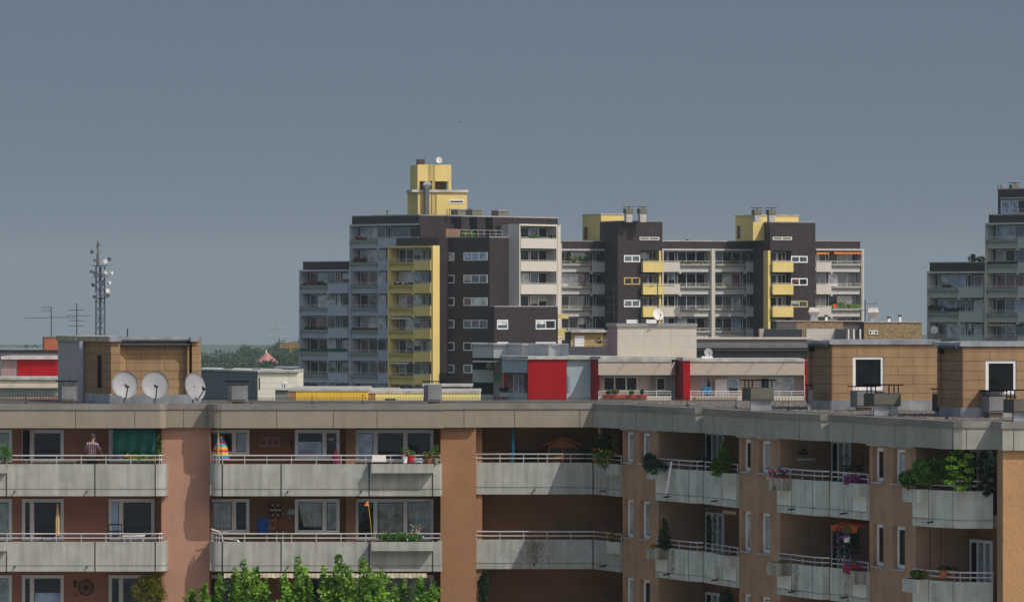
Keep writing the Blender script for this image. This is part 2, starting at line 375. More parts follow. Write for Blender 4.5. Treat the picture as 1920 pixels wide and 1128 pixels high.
def along(pl, px):
    k = (px-HX)/F
    for a, b in zip(pl, pl[1:]):
        fa = a[0]-k*a[1]; fb = b[0]-k*b[1]
        if fa*fb <= 0 and abs(fa-fb) > 1e-6 and (abs(b[0]-a[0])+abs(b[1]-a[1])) > .02:
            t = fa/(fa-fb); d = Vector((b[0]-a[0], b[1]-a[1])).normalized()
            return (a[0]+t*(b[0]-a[0]), a[1]+t*(b[1]-a[1])), d
    return pl[-1], Vector((1, 0))
# floor slabs, balconies, railings
for k in range(4):
    for pl, m_, seams in balc:
        mb = MB(); ribbon(mb, pl, -.14, 0, zrow(k, 'gro')+.016, zrow(k, 'top')); ribbon(mb, pl, -.16, -.035, zrow(k, 'gro')-.012, zrow(k, 'gro')+.016)
        ribbon(mb, pl, -.14, 0.0, zrow(k, 'bot'), zrow(k, 'gro')-.012)
        pn = mb.build('balcony_panel', m_, NB)
        for sx_ in seams:
            jb = MB()
            (px_, py_), d = along(pl, sx_); n_ = Vector((d.y, -d.x)); wv = .022 if pl in (blk1, blk2, blk3) else .008
            q = [Vector((px_, py_))+d*a+n_*b for a, b in ((-wv, -.05), (wv, -.05), (wv, .004), (-wv, .004))]
            jb.prism(q, zrow(k, 'bot')-.002, zrow(k, 'top')+.002)
            jb.build('panel_joint', joint, pn)
        for c0, c1 in {id(b1a): ((1229.6, 1251),), id(b1b): ((1356, 1379.5),), id(b2a): ((1457.6, 1483),), id(b2b): ((1599, 1623.5),), id(b3): ((1711.6, 1740),)}.get(id(pl), ()):
            (ax_, ay_), d = along(pl, c0); (bx_, by_), d2 = along(pl, c1); n_ = Vector((d.y, -d.x))
            MB().prism([(ax_, ay_), (ax_+n_.x*.012, ay_+n_.y*.012), (bx_+n_.x*.012, by_+n_.y*.012), (bx_, by_)], zrow(k, 'gro')+.03, zrow(k, 'top')-.40).build('infill_panel', mat('clean_infill', (.74, .78, .73), var=.06, streak=.1), pn)
        # drain spouts
        for sx_ in ((28, 163) if pl is blk1 else (540, 677) if pl is blk2 else (1002, 1136) if pl is blk3 else (1256,) if pl is b1a else (1346,) if pl is b1b else (1490,) if pl is b2a else (1588,) if pl is b2b else (1749,)):
            (px_, py_), d = along(pl, sx_); n_ = Vector((d.y, -d.x)); z_ = zrow(k, 'bot')+.17
            sb = MB(); sb.cyl((px_, py_, z_), (px_+n_.x*.25, py_+n_.y*.25, z_-.02), .03)
            sb.build('drain_spout', darkmetal, pn)
        # railing
        rp = pl[1:-1] if pl in (blk1, blk2) else pl[1:] if pl is blk3 else pl
        if pl is blk1: rp = [p for p in pl if p[0] < X(308)]
        rm = MB(); zr = zrow(k, 'rail'); zt = zrow(k, 'top')
        ro = []; P = [Vector(p) for p in rp]
        for i, p in enumerate(P):
            dd = (P[min(i+1, len(P)-1)]-P[max(i-1, 0)]).normalized(); ro.append(p - Vector((dd.y, -dd.x))*.07)
        rm.tube([(p.x, p.y, zr) for p in ro], .026); rm.tube([(p.x, p.y, zr-.155) for p in ro], .022)
        L = 0
        for a, b in zip(ro, ro[1:]):
            dl = (b-a).length; t = -L % 1.0
            step = .95 if pl in (blk1, blk2, blk3) else .8
            nn = max(1, round(dl/step))
            for j in range(nn+1):
                if dl < .4 and j: continue
                p = a + (b-a)*(j/nn); rm.cyl((p.x, p.y, zt-.02), (p.x, p.y, zr), .017, n=4)
        rm.build('railing', rail, NB)
# slabs between floors
for k in range(4):
    s = MB(); z0 = zrow(k, 'bot')+.02; z1 = FL[k]
    s.prism([(X(-80), YF+.14), (X(306), YF+.14), (X(306), 177), (X(-80), 177)], z0, z1)
    s.prism([(X(393), YF+.2), (X(826), YF+.2), (X(826), 177), (X(393), 177)], z0, z1)
    s.prism([(X(893, Y3), Y3+.14), (WP[1113][0], Y3+.14), (WP[1162][0]+.14, 168.6), (WP[1162][0]+3, 174), (X(893, Y3), 176)], z0, z1)
    for pl in (b1a, b1b, b2a, b2b, b3):
        q = [Vector(p)+Vector((.93, .37))*.13 for p in pl]
        s.prism([tuple(p) for p in q] + [tuple(q[-1]+Vector((.93, .37))*2.2), tuple(q[0]+Vector((.93, .37))*2.2)], z0+.004, z1)
    s.build('floor_slab', conc_clean, NB)
# walls of the left wing
ZT = 29.62
def wall(name, m, x0, x1, y0, y1, z0=0, z1=ZT):
    return MB().box(x0, x1, y0, y1, z0, z1).build(name, m, NB)
wall('pier', pink, PX(302.5, YP), PX(392.5, YP), YP, 176)
wall('pier', orange, PX(826, YP), PX(892.5, YP), YP, 176)
wall('pier_return', mat('pier_side_stucco', (.34, .19, .11), bump=.4), PX(892.5, YP)+.003, PX(904, YP+.7), YP+.65, 176)
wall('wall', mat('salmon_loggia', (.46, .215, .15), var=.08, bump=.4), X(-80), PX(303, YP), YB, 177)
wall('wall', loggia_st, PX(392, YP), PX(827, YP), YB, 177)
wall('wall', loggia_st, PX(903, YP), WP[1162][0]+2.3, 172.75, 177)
wall('wall_pilaster', mat('pilaster_orange', (.36, .19, .115), bump=.3), PX(648, YB-.5), PX(666, YB-.5), YB-.35, YB+.1)
# ------------------ windows of the near block
def near_window(x0, x1, z0, z1, y, leaves, types, parent, fr=W0, fw=.075, prot=.09, sill=False, label=None):
    """leaves = relative boundaries of the sashes; types = what is behind each pane"""
    mb = MB(fr)
    bd = [x0] + [x0+(x1-x0)*t for t in leaves] + [x1]
    mb.box(x0, x1, y-prot, y, z1-fw, z1); mb.box(x0, x1, y-prot, y, z0, z0+fw)
    for i, b in enumerate(bd):
        w_ = fw if i in (0, len(bd)-1) else fw*1.3
        c = min(max(b, x0+w_/2), x1-w_/2); mb.box(c-w_/2, c+w_/2, y-prot+.004*(i % 2)+.002, y, z0+fw, z1-fw)
    wn = mb.build('window', white, parent)
    if label: wn['label'] = label
    gm = MB(fr); cm = MB(fr); bk = MB(fr); sk = MB(fr); has = {'d': 0, 'c': 0, 's': 0, 'k': 0}
    for i, t in enumerate(types):
        a = bd[i]+fw*.9; b = bd[i+1]-fw*.9; za, zb = z0+fw+.03, z1-fw-.03
        # inner sash frame
        if t == 's':
            sk.box(a, b, y-.045, y-.03, za, zb-(.0 if i % 2 else 0)); has['s'] = 1
        elif t == 'h':   # half-lowered blind
            sk.box(a, b, y-.045, y-.03, za, za+(zb-za)*.62); gm.box(a, b, y-.04, y-.025, za+(zb-za)*.62, zb); has['s'] = has['d'] = 1
        elif t == 'c':
            gm2 = gm; nn = 26; vs = []; fs = []
            for j in range(nn+1):
                xx = a+(b-a)*j/nn; yy = y-.03+.012*math.sin(j*1.9)
                vs += [(xx, yy, za), (xx, yy, zb)]
            fs = [(2*j, 2*j+2, 2*j+3, 2*j+1) for j in range(nn)]
            cm.add(vs, fs); bk.box(a, b, y-.060, y-.055, za, zb); has['c'] = has['k'] = 1
        elif t == 'g':   # gathered curtain, gap on one side
            nn = 26; vs = []; fs = []
            for j in range(nn+1):
                s_ = j/nn; xt = a+(b-a)*s_; xb = a+(b-a)*(.25+.75*s_**.6)
                yy = y-.03+.012*math.sin(j*1.9); vs += [(xb, yy, za+.1), (a+(b-a)*(.12+.88*s_), yy, (za+zb)/2), (xt, yy, zb)]
            fs = [(3*j+q, 3*j+3+q, 3*j+4+q, 3*j+1+q) for j in range(nn) for q in (0, 1)]
            cm.add(vs, fs); bk.box(a, b, y-.060, y-.055, za, zb); has['c'] = has['k'] = 1
        else:
            gm.box(a, b, y-.04, y-.025, za, zb); has['d'] = 1
    if has['d']: gm.build('pane', g_dark, wn)
    if has['s']: sk.build('blind', g_sky, wn)
    if has['c']:
        cm.build('curtain', curt, wn)
        MB(fr).box(x0+.02, x1-.02, y-.012, y-.006, z0+.02, z1-.02).build('room_dark', mat('room_dark', (.012, .013, .015), var=0), wn)
    if has['k']: bk.build('pane', g_clear, wn)
    if sill: MB(fr).box(x0-.05, x1+.05, y-.16, y+.0, z0-.07, z0-.012).build('sill', zinc, wn)
    return wn
def nw(p0, p1, y0, y1, leaves, types, Yw=YB, **k):
    return near_window(PX(p0, Yw), PX(p1, Yw), PZ(y1, Yw), PZ(y0, Yw), Yw-.002, leaves, types, NB, **k)
for k, (yt, yb) in enumerate(((805, 866), (934.5, 1012), (1077, 1160))):
    nw(-60, 23, yt, yb, (.45,), ('d', 'c'), fw=.12)
    nw(41.5, 120, yt, yb, (.24,), (('d', 'd'), ('d', 'd'), ('d', 'h'))[k], fw=.12)
    nw(204, 290, yt, yb, (.27,), (('s', 'd'), ('s', 'd'), ('d', 'd'))[k], fw=.12)
    nw(378, 468, yt, yb-14*(k < 2), (.68,), (('d', 's'), ('c', 'd'), ('d', 'd'))[k], fw=.12)
    nw(553, 637, yt, yb-(6, 13, 0)[k], (.66,), (('h', 'd'), ('g', 'c'), ('d', 'd'))[k], fw=.12)
    nw(666, 813, yt, yb, (.26, .64), (('s', 'd', 'd'), ('d', 'c', 'c'), ('d', 'c', 'c'))[k], fw=.12)
# ------------------ the wing: piers, back walls, windows
def wall_poly(name, m, pts, z0=0, z1=ZT): return MB().prism(pts, z0, z1).build(name, m, NB)
nW = Vector((.93, .37))
def inset(p, k): q = Vector(WP[p])+nW*k; return (q.x, q.y)
def pier(pa, pb, wins, hid):
    a = Vector(inset(pa, .12)); b = Vector(inset(pb, .12))
    th = math.degrees(math.atan2(b.y-a.y, b.x-a.x)); fr = Fr(0, a.y, th, X=a.x)
    L = (b-a).length; RV = .15; rows = ((29.50, 28.42), (27.07, 25.72), (24.27, 22.9), (21.4, 20.1))
    mb = MB(fr); cuts = []
    for (p0, p1) in wins: cuts.append((fr.u(p0, RV), fr.u(p1, 0)))
    e = 0
    for (u0, u1) in cuts:
        mb.box(e, u0, 0, 3.4, 0, ZT); e = u1
        zz = ZT
        for (zt, zb) in rows: mb.box(u0+.001, u1-.001, .001, 3.4, zt, zz); mb.box(u0+.001, u1-.001, RV+.08, 3.4, zb+.001, zt-.001); zz = zb
        mb.box(u0+.001, u1-.001, .001, 3.4, 0, zz)
    mb.box(e, L, 0, 3.4, 0, ZT); mb.build('pier', wingst, NB)
    MB(fr).box(-.05, L+.02, -.1, -.002, 29.56, 29.66).build('metal_strip', zinc, NB)
    for (u0, u1) in cuts:
        for zt, zb in rows:
            wn = near_window(u0+.004, u1-.004, zb+.004, zt-.004, RV+.07, (), ('c',) if rng.random() < .6 else ('d',), NB, fr=fr, fw=.11, prot=.07)
            MB(fr).box(u0-.05, u1+.04, -.07, RV, zb-.06, zb-.002).build('sill', zinc, wn)
pier(1162, 1229, ((1177.5, 1187.3), (1207.5, 1218.3)), 1)
pier(1380, 1457, ((1398, 1407.3), (1431, 1444)), 1)
pier(1624, 1711, ((1644.5, 1656.3), (1682.5, 1697)), 1)
pier(1863, 1863, (), 0) if 0 else None
CE = Vector((PX(1880, 142.9), 142.9))     # corner of the end wall
wall_poly('pier', wingst, [inset(1863, .12), tuple(CE), (CE.x+.8, CE.y+.0), (CE.x+.8, CE.y+4), inset(1863, 3.4)])
wall_poly('end_wall', mat('ochre_stucco', (.48, .275, .135), var=.12, vscale=.9, streak=.12, streakcol=(.32, .2, .1), bump=.9, bscale=11), [(CE.x+.003, CE.y-.05), (CE.x+13, CE.y-.05), (CE.x+13, CE.y+2.0), (CE.x+.6, CE.y+2.0)])
for (pa, pm, pe) in ((1229, 1319, 1380), (1457, 1556, 1624), (1711, 1788, 1863)):
    w0 = Vector(WP[pa])+nW*1.9; w1 = w0+Vector((.371, -.928))*(5.2 if pa < 1700 else 3.2)
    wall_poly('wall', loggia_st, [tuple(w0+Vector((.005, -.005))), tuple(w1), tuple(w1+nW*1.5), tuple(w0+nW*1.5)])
    th = math.degrees(math.atan2(w1.y-w0.y, w1.x-w0.x)); fr = Fr(0, w0.y, th, X=w0.x)
    p0, p1 = {1229: (1325, 1359), 1457: (1561, 1597), 1711: (1821, 1862)}[pa]
    for k in range(4):
        near_window(fr.u(p0), fr.u(p1), FL[k]+.04, FL[k]+2.0, -.003, (.36, .68), ('d', 'c', 'c'), NB, fr=fr, fw=.10, prot=.06)
# ------------------ fascia along the roof edge, cap, roof
fas1 = [(X(-80), YF), (X(298), YF)] + arcpts(X(298), YF+.22, .22, -80, 0, 4) + [(X(298)+.22, YP-.25), (X(391), YP-.25), (X(391), YF+.5)] + \
    arcpts(X(391)+.5, YF+.5, .5, 190, 270, 5) + [(X(500), YF), (X(828), YF), (X(828)+.01, YP-.25), (X(892, YP), YP-.25), (X(893, YP)+.01, Y3-.55), (WP[1113][0], Y3-.45)]
fas1b = [(WP[1113][0]+.001, Y3-.45), WP[1162], WP[1229], WP[1291], WP[1305], WP[1318]]
fas2 = [WP[1319], WP[1380], WP[1457], WP[1524], WP[1540], WP[1555]]
fas3 = [WP[1556], WP[1598], WP[1624], WP[1711], WP[1741], (PX(1770, 144.0), 144.15), (PX(1790, 143.8), 143.8), (PX(1805, 143.7), 143.7), WP[1862], (CE.x-.02, CE.y+.15), (CE.x, CE.y-.2), (CE.x+13, CE.y-.2)]
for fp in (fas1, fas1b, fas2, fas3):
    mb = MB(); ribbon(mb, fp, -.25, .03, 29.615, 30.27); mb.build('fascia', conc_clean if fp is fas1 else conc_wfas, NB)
    mb = MB(); ribbon(mb, fp, -.30, .07, 30.274, 30.485); mb.build('roof_cap', cap, NB)
    pxs = {0: (142, 253, 312.0, 344, 413, 519, 625, 707, 870, 965, 1087), 1: (1195, 1262), 2: (1340, 1420, 1500), 3: (1600, 1680, 1787, 1812, 1900)}[(fas1, fas1b, fas2, fas3).index(fp)]
    for sx_ in pxs:
        (px_, py_), d = along(fp, sx_); n_ = Vector((d.y, -d.x))
        q = [Vector((px_, py_))+d*a+n_*b for a, b in ((-.009, 0), (.009, 0), (.009, .034), (-.009, .034))]
        jb = MB(); jb.prism(q, 29.613, 30.272); jb.build('fascia_joint', joint, NB)
back = [(14.9+12, 143), (14.9+12, 160), (12, 182), (X(-80), 182)]
roof_poly = [(X(-80), YP+.1), (X(828), YP+.1), (X(893), YP+.4), (WP[1113][0]+.2, Y3+.2)] + [tuple(Vector(WP[p])+nW*.26) for p in (1162, 1229, 1318, 1380, 1457, 1555, 1624, 1711, 1800)] + [(CE.x-.2, CE.y+1.2)] + [(CE.x+13, CE.y+.6), (CE.x+13, 165), (CE.x-1, 177.4), (X(-80), 177.4)]
MB().prism(roof_poly, 29.9, 30.42).build('roof', gravel, NB)
MB().prism([(p[0], p[1]) for p in [(X(-80), 172.5), (WP[1162][0]+2, 172.6), (CE.x+1.5, 146), (CE.x+13, 146), (CE.x+13, 164.9), (CE.x-1, 177.3), (X(-80), 177.3)]], 0, 29.88).build('core_wall', orange, NB)
# back edge upstand and the bird spikes / wire along it
bk_ = [(X(-80), 177.2), (CE.x-1.2, 177.2), (CE.x+12.8, 165)]
mb = MB(); ribbon(mb, bk_, -.15, .15, 30.424, 30.455); mb.build('roof_edge', cap, NB)
mb = MB(); 
xx = X(-80)
while xx < CE.x-1.4:
    mb.box(xx-.006, xx+.006, 177.19, 177.202, 30.455, 30.60); xx += .11
mb.box(X(-80), CE.x-1.4, 177.19, 177.20, 30.54, 30.55); mb.box(X(-80), CE.x-1.4, 177.19, 177.20, 30.48, 30.49)
mb.build('bird_wire', darkmetal, NB)
# gravel stones on the wing roof (each roof stone is a pebble-sized block)
st = MB(); r2 = random.Random(9)
for _ in range(11000):
    t = r2.random(); y = 176-t*32; x0 = 4+ (176-y)*.36; x = x0 + r2.random()*10.5
    s_ = r2.uniform(.014, .036); a = r2.random()*3
    if y < 146 or not (0 < x < CE.x+6): continue
    dx, dy = s_*math.cos(a), s_*math.sin(a)
    # keep inside the roof edge
    ln = 3.9+(168.5-y)*.395+.5
    if y < 168.5 and x < ln: continue
    st.add([(x-dx, y-dy, 30.418), (x+dy, y-dx, 30.418), (x+dx, y+dy, 30.418), (x-dy, y+dx, 30.418), (x, y, 30.42+s_*.9)], [(0, 1, 4), (1, 2, 4), (2, 3, 4), (3, 0, 4)])
tag(st.build('gravel', mat('gravel_stone', (.24, .22, .195), var=.7, vscale=4), NB), kind='stuff')
# lightning rods on the edge
for px_ in (48, 471, 585, 680, 1289, 1380, 1478, 1668, 1775):
    yy = 171 if px_ < 1200 else 172-(px_-1200)*.04
    b = MB().cyl((PX(px_, yy), yy, 30.42), (PX(px_, yy), yy, 30.80), .012).box(PX(px_, yy)-.05, PX(px_, yy)+.05, yy-.05, yy+.05, 30.421, 30.48)
    b.build('lightning_rod', darkmetal, NB)

# ------------------ roof houses
ZR = 30.42
def gutter_bits(fr, u0, u1, d, z, parent):
    MB(fr).box(u0, u1, d-.16, d+.02, z-.13, z).build('gutter', mat('gutter_metal', (.10, .12, .15), rough=.4, metal=.4, var=.1), parent)
# left stair house
LH = Fr(208, 173.2, 0)
def hz(py): return PZ(py, 173.2)
hl = NB
ZHt = hz(630)
# angled left part: grey wall then dark shingles
p108 = (PX(108.5, 177.2), 177.2); p157 = (PX(157, 174.9), 174.9); p208 = (PX(208, 173.2), 173.2)
XR = PX(376, 173.2)
wallg = MB(); wallg.prism([p108, p157, (p157[0]+.9, p157[1]+3), (p108[0]+.9, p108[1]+3)], ZR, ZHt-.12); wallg.build('roof_house_wall', mat('grey_render', (.50, .48, .46), var=.05), NB)
frl = Fr(0, p157[1], math.degrees(math.atan2(p208[1]-p157[1], p208[0]-p157[0])), X=p157[0]); Lq = math.hypot(p208[0]-p157[0], p208[1]-p157[1])
MB(frl).box(.02, Lq, 0, 2, hz(738), ZHt-.1).build('roof_house_wall', tan_tile, NB)
MB(frl).box(.45*Lq+.15, .45*Lq+.42, -.02, .1, hz(727), hz(666)).build('slot_window', g_blk, NB)
MB(frl).box(.0, Lq+.02, -.05, 1.9, ZR, hz(738)).build('metal_base', zinc, NB)
hb = MB(LH)
def hu(px, d=0): return LH.u(px, d)
hb.box(0, hu(225), 0, 3.5, hz(739), ZHt-.1); hb.box(hu(225)+.002, hu(350), .35, 3.5, hz(739), ZHt-.12)
hb.box(hu(360), hu(371), 0.0, 1.8, hz(739), ZHt-.1); hb.box(hu(350)+.002, hu(360)-.002, .7, 3.5, hz(739), ZHt-.15)
hb.build('roof_house_wall', tan_tile, NB)
MB(LH).box(-.0, hu(371)+.0, -.045, 1.9, ZR, hz(739)-.004).build('metal_base', zinc, NB)
fm = MB(LH); fm.box(-.05, hu(225)+.05, -.12, 3.6, ZHt-.2, ZHt); fm.box(hu(358), hu(372), -.12, 1.9, ZHt-.2, ZHt+.004); fm.box(hu(225)+.052, hu(358)-.002, .2, 3.6, ZHt-.17, ZHt-.01)
fm.build('roof_edge', zinc, NB)
fm = MB(); q = [(p108[0]-.05, p108[1]-.1), (p157[0], p157[1]-.12), (p208[0], p208[1]-.14), (p208[0], p208[1]+3), (p108[0]+1, p108[1]+3)]; fm.prism(q, ZHt-.2, ZHt-.006)
fm.build('roof_edge', mat('roof_edge_rusty', (.60, .54, .42), rough=.6, metal=.0, var=.35, vscale=2.2, streak=.7, streakcol=(.22, .13, .05)), NB)
MB(LH).box(hu(225)+.05, hu(358)-.01, .12, .24, ZHt-.19, ZHt-.13).box(hu(225)+.05, hu(358), .0, .34, ZHt-.33, ZHt-.26).build('gutter', mat('gutter_metal', (.10, .12, .15), rough=.4, metal=.4, var=.1), NB)
MB(LH).cyl((hu(352.5), .12, hz(645)), (hu(351.5), .12, ZR), .05, n=8).build('downpipe', mat('ochre_pipe', (.40, .24, .12), rough=.5), NB)
MB().cyl((p157[0]-.06, p157[1]-.12, hz(640)), (p157[0]-.06, p157[1]-.12, ZR), .05, n=8).box(p157[0]-.14, p157[0]+.0, p157[1]-.2, p157[1]-.05, hz(653), hz(640)).build('downpipe', zinc, NB)
MB(LH).cyl((hu(236), .7, ZHt-.02), (hu(236), .7, ZHt+.28), .025).build('vent_pipe', darkmetal, NB)

# right stair houses
def roof_house(pL, pF, pR, Yf, ytop, ycap, ytile, ybase, win, drop):
    fr = Fr(pF, Yf, 0); z = lambda py: PZ(py, Yf)
    uR = fr.u(pR)
    # left face is set at an angle, facing left
    lx, ly = PX(pL, Yf+1.7), Yf+1.7
    la = (lx, ly); lb = (fr.O.x, Yf)
    frl = Fr(0, ly, math.degrees(math.atan2(lb[1]-la[1], lb[0]-la[0])), X=lx); Lq = math.hypot(lb[0]-la[0], lb[1]-la[1])
    MB(frl).box(.12, Lq, .0, 2, z(ytile), z(ycap)-.0).box(-.03, .116, -.1, 2, z(ytile), z(ycap)).build('roof_house_wall', tan_tile, NB)
    MB(frl).box(0, Lq+.01, -.05, 1.9, ZR, z(ytile)-.004).build('metal_base', zinc, NB)
    body = MB(fr); w0, w1, wy0, wy1 = win
    a, b, za, zb = fr.u(w0), fr.u(w1), z(wy1), z(wy0)
    body.box(.003, a, 0, 3.6, z(ytile), z(ycap)); body.box(b, uR, 0, 3.6, z(ytile), z(ycap))
    body.box(a+.001, b-.001, 0, 3.6, z(ytile), za); body.box(a+.001, b-.001, 0, 3.6, zb, z(ycap)); body.box(a+.001, b-.001, .5, 3.6, za+.001, zb-.001)
    body.build('roof_house_wall', tan_tile, NB)
    MB(fr).box(-.02, .03, -.02, .02, z(ytile), z(ycap)).build('corner_trim', mat('brown_trim', (.12, .07, .045)), NB)
    wf = MB(fr); wf.box(a, a+.10, .03, .1, za, zb); wf.box(b-.1, b-.0, .03, .1, za, zb); wf.box(a+.1, b-.1, .03, .1, zb-.1, zb); wf.box(a+.1, b-.1, .03, .1, za, za+.12)
    wn = wf.build('window', white, NB); MB(fr).box(a+.1, b-.1, .07, .08, za+.12, zb-.1).build('pane', g_blk, wn)
    MB(fr).box(a-.04, b+.04, -.06, .03, za-.05, za-.003).build('sill', zinc, wn)
    MB(fr).box(-.0, uR, -.045, 3.5, ZR, z(ytile)-.004).build('metal_base', zinc, NB)
    MB(fr).box(-.06, uR+.02, -.07, 3.7, z(ycap), z(ytop)).build('roof_edge', zinc, NB)
    MB(fr).prism([(-.72, 1.7), (-.065, -.04), (-.065, 3), (-.7, 3)], z(ytop)-.16, z(ytop)-.02).build('roof_edge', roofgrey, NB)
    MB(frl).cyl((.2, -.12, z(ycap)-.02), (Lq-.1, -.12, z(ycap)-.02), .07, n=8).build('gutter', mat('gutter_metal', (.1, .12, .15)), NB)
    MB(frl).box(.18, .32, -.18, .0, z(ycap+14), z(ycap)-.05).build('downpipe', darkmetal, NB)
roof_house(1520, 1559, 1762, 162.3, 637, 645.5, 751, 768, (1599, 1657, 668, 731), 0)
roof_house(1763, 1804, 2000, 151.3, 640.5, 649, 764, 782, (1848, 1906, 675, 738), 0)

# ------------------ roof vents: things of their own
def vent(px0, px1, yt, yb, yB, Y, label, style, plate=None, basepx=None):
    """concrete or metal ventilation cowl with a rain plate on thin rods"""
    c = (px0+px1)/2; fr = Fr(c, Y, 0); fr2 = Fr(c, Y, -14)
    zt, zb, zB = PZ(yt, Y), PZ(yb, Y), PZ(yB, Y); w_ = (px1-px0)*Y/F
    t = thing('roof_vent', label, 'roof vent', (fr.O.x, fr.O.y+.3, zB), 'ventilation cowls on the flat roof of the near block')
    cm = {'c': concdark, 'm': mat('galvanised_cowl', (.34, .35, .37), rough=.45, metal=.4, var=.25, streak=.4, streakcol=(.12, .11, .1)), 'd': mat('cowl_dark', (.07, .08, .09), rough=.6)}[style]
    side = w_*.26; MBx = MB(fr)
    MBx.prism([(-w_/2, side*2.2), (-w_/2+side, 0), (w_/2, 0), (w_/2, .7+side), (-w_/2+.1, .7+side)], zb, zt)
    MBx.build('cowl', cm, t)
    MB(fr).box(-w_/2+side*1.0, w_/2-.08, .10, .6, zB, zb-.002).build('base', zinc if style != 'm' else conc_clean, t)
    MB(fr).box(-w_/2+side+.02, w_/2-.02, -.004, 0.0, zb+.03, zb+.06).build('seam', darkmetal, t)
    if plate:
        zp = PZ(plate, Y)
        for xx in (-w_*.42, -w_*.3, -w_*.18, w_*.18, w_*.32, w_*.44): p = MB(fr).cyl((xx, .15 if xx > 0 else .4, zt), (xx, .15 if xx > 0 else .4, zp), .02 if style == 'c' else .008, n=4); p.build('rod', darkmetal, t); MB(fr).box(-w_*.58, w_*.58, -.05, .75, zp, zp+.025).build('rain_plate', darkmetal, t)
    return t
vent(107, 141, 724, 751, 757.5, 171.6, 'grey metal vent box before the grey wall of the left stair house', 'm', 715)
vent(425, 462, 723, 752, 758.5, 170.7, 'rusty metal vent with a thin flat rain plate, standing right of the three satellite dishes', 'm', 715.5)
vent(794, 828, 722, 752, 759, 170.2, 'galvanised metal vent with rain plate, before the pale yellow building', 'm', 715.5)
vent(1393, 1451, 727, 751, 769, 161.5, 'dark concrete vent with rods and rain plate alone in front of the beige balconies', 'c', 713)
vent(1596, 1640, 733, 763, 770, 160.6, 'grey metal vent below the left stair-house window, half hidden behind a concrete cowl', 'm', 725)
vent(1622, 1689, 738, 761, 779, 153.6, 'big concrete vent with thick black rods under the window of the middle stair house', 'c', 722)
vent(1749, 1775, 739, 770, 778, 154.3, 'narrow dark vent squeezed between the two right stair houses', 'd', 729.5)
vent(1844, 1886, 743, 773, 783, 150.6, 'grey metal vent beneath the rightmost stair-house window', 'm', 733)
vent(1885, 1948, 749, 774, 790, 145.7, 'concrete vent cut by the right edge of the picture, on a bright metal base', 'c', 732)
vent(1512, 1524, 731, 755, 768, 162.3, 'narrow dark vent against the left edge of the middle stair house', 'd', 722.5)
# ------------------ satellite dishes
def dish(label, px, py, Y, rad, yaw, pitch, ground, m=dishm, group=None, n=20, name='satellite_dish', post=True, arm=True):
    c = Vector((PX(px, Y), Y, PZ(py, Y)))
    t = thing(name, label, 'satellite dish', (c.x, c.y, ground), group)
    Mr = Matrix.Rotation(R(yaw), 3, 'Z') @ Matrix.Rotation(R(pitch), 3, 'X')     # dish axis -Y before rotation
    mb = MB(); vs = []; rings = 5; fs = []
    for side, off in ((0, 0), (1, .025*rad*2)):
        for j in range(rings+1):
            rr = rad*j/rings; dep = .16*rad*(1-(j/rings)**2)
            for k in range(n):
                a = 2*math.pi*k/n; p = Mr @ Vector((rr*math.cos(a), dep+off, rr*math.sin(a)*1.06)); vs.append(c+p)
    o2 = (rings+1)*n
    for j in range(rings):
        for k in range(n):
            q = (j*n+k, j*n+(k+1) % n, (j+1)*n+(k+1) % n, (j+1)*n+k); fs.append(q[::-1]); fs.append(tuple(x+o2 for x in q))
    for k in range(n): fs.append((rings*n+k, rings*n+(k+1) % n, o2+rings*n+(k+1) % n, o2+rings*n+k))
    mb.add(vs, fs); mb.build('reflector', m, t, smooth=True)
    if arm:
        e = c + Mr @ Vector((0, -rad*.95, -rad*.38)); b = c + Mr @ Vector((0, 0, -rad*1.04))
        am = MB(); am.cyl(b, e, .022*max(1, rad*2)); h = am.build('feed_arm', darkmetal, t)
        q = Mr @ Vector((0, .12, .02)); l_ = MB(); l_.cyl(e - q*.5, e + q*.9, .05); l_.box(e.x-.10, e.x-.04, e.y-.04, e.y+.04, e.z-.02, e.z+.1); l_.build('feed_horn', darkmetal, t)
    if post:
        bpt = c + Mr @ Vector((0, .2*rad+.05, 0)); p_ = MB(); p_.cyl((bpt.x, bpt.y, ground), (bpt.x, bpt.y, c.z+.1), .035); p_.cyl((bpt.x, bpt.y, c.z), tuple(c+Mr@Vector((0, .15*rad, 0))), .05)
        p_.build('mast', zinc, t)
    return t
gd = 'large grey satellite dishes on the roof of the near block'
dish('large grey satellite dish, leftmost of the three on the near roof', 234.5, 721, 171.6, .49, 17, -14, ZR, group=gd)
dish('large grey satellite dish, middle one of the three on the near roof', 291, 721, 171.6, .50, 12, -14, ZR, group=gd)
dish('grey satellite dish turned sideways, at the right corner of the left stair house', 366.5, 724, 171.4, .50, 46, -12, ZR, group=gd)
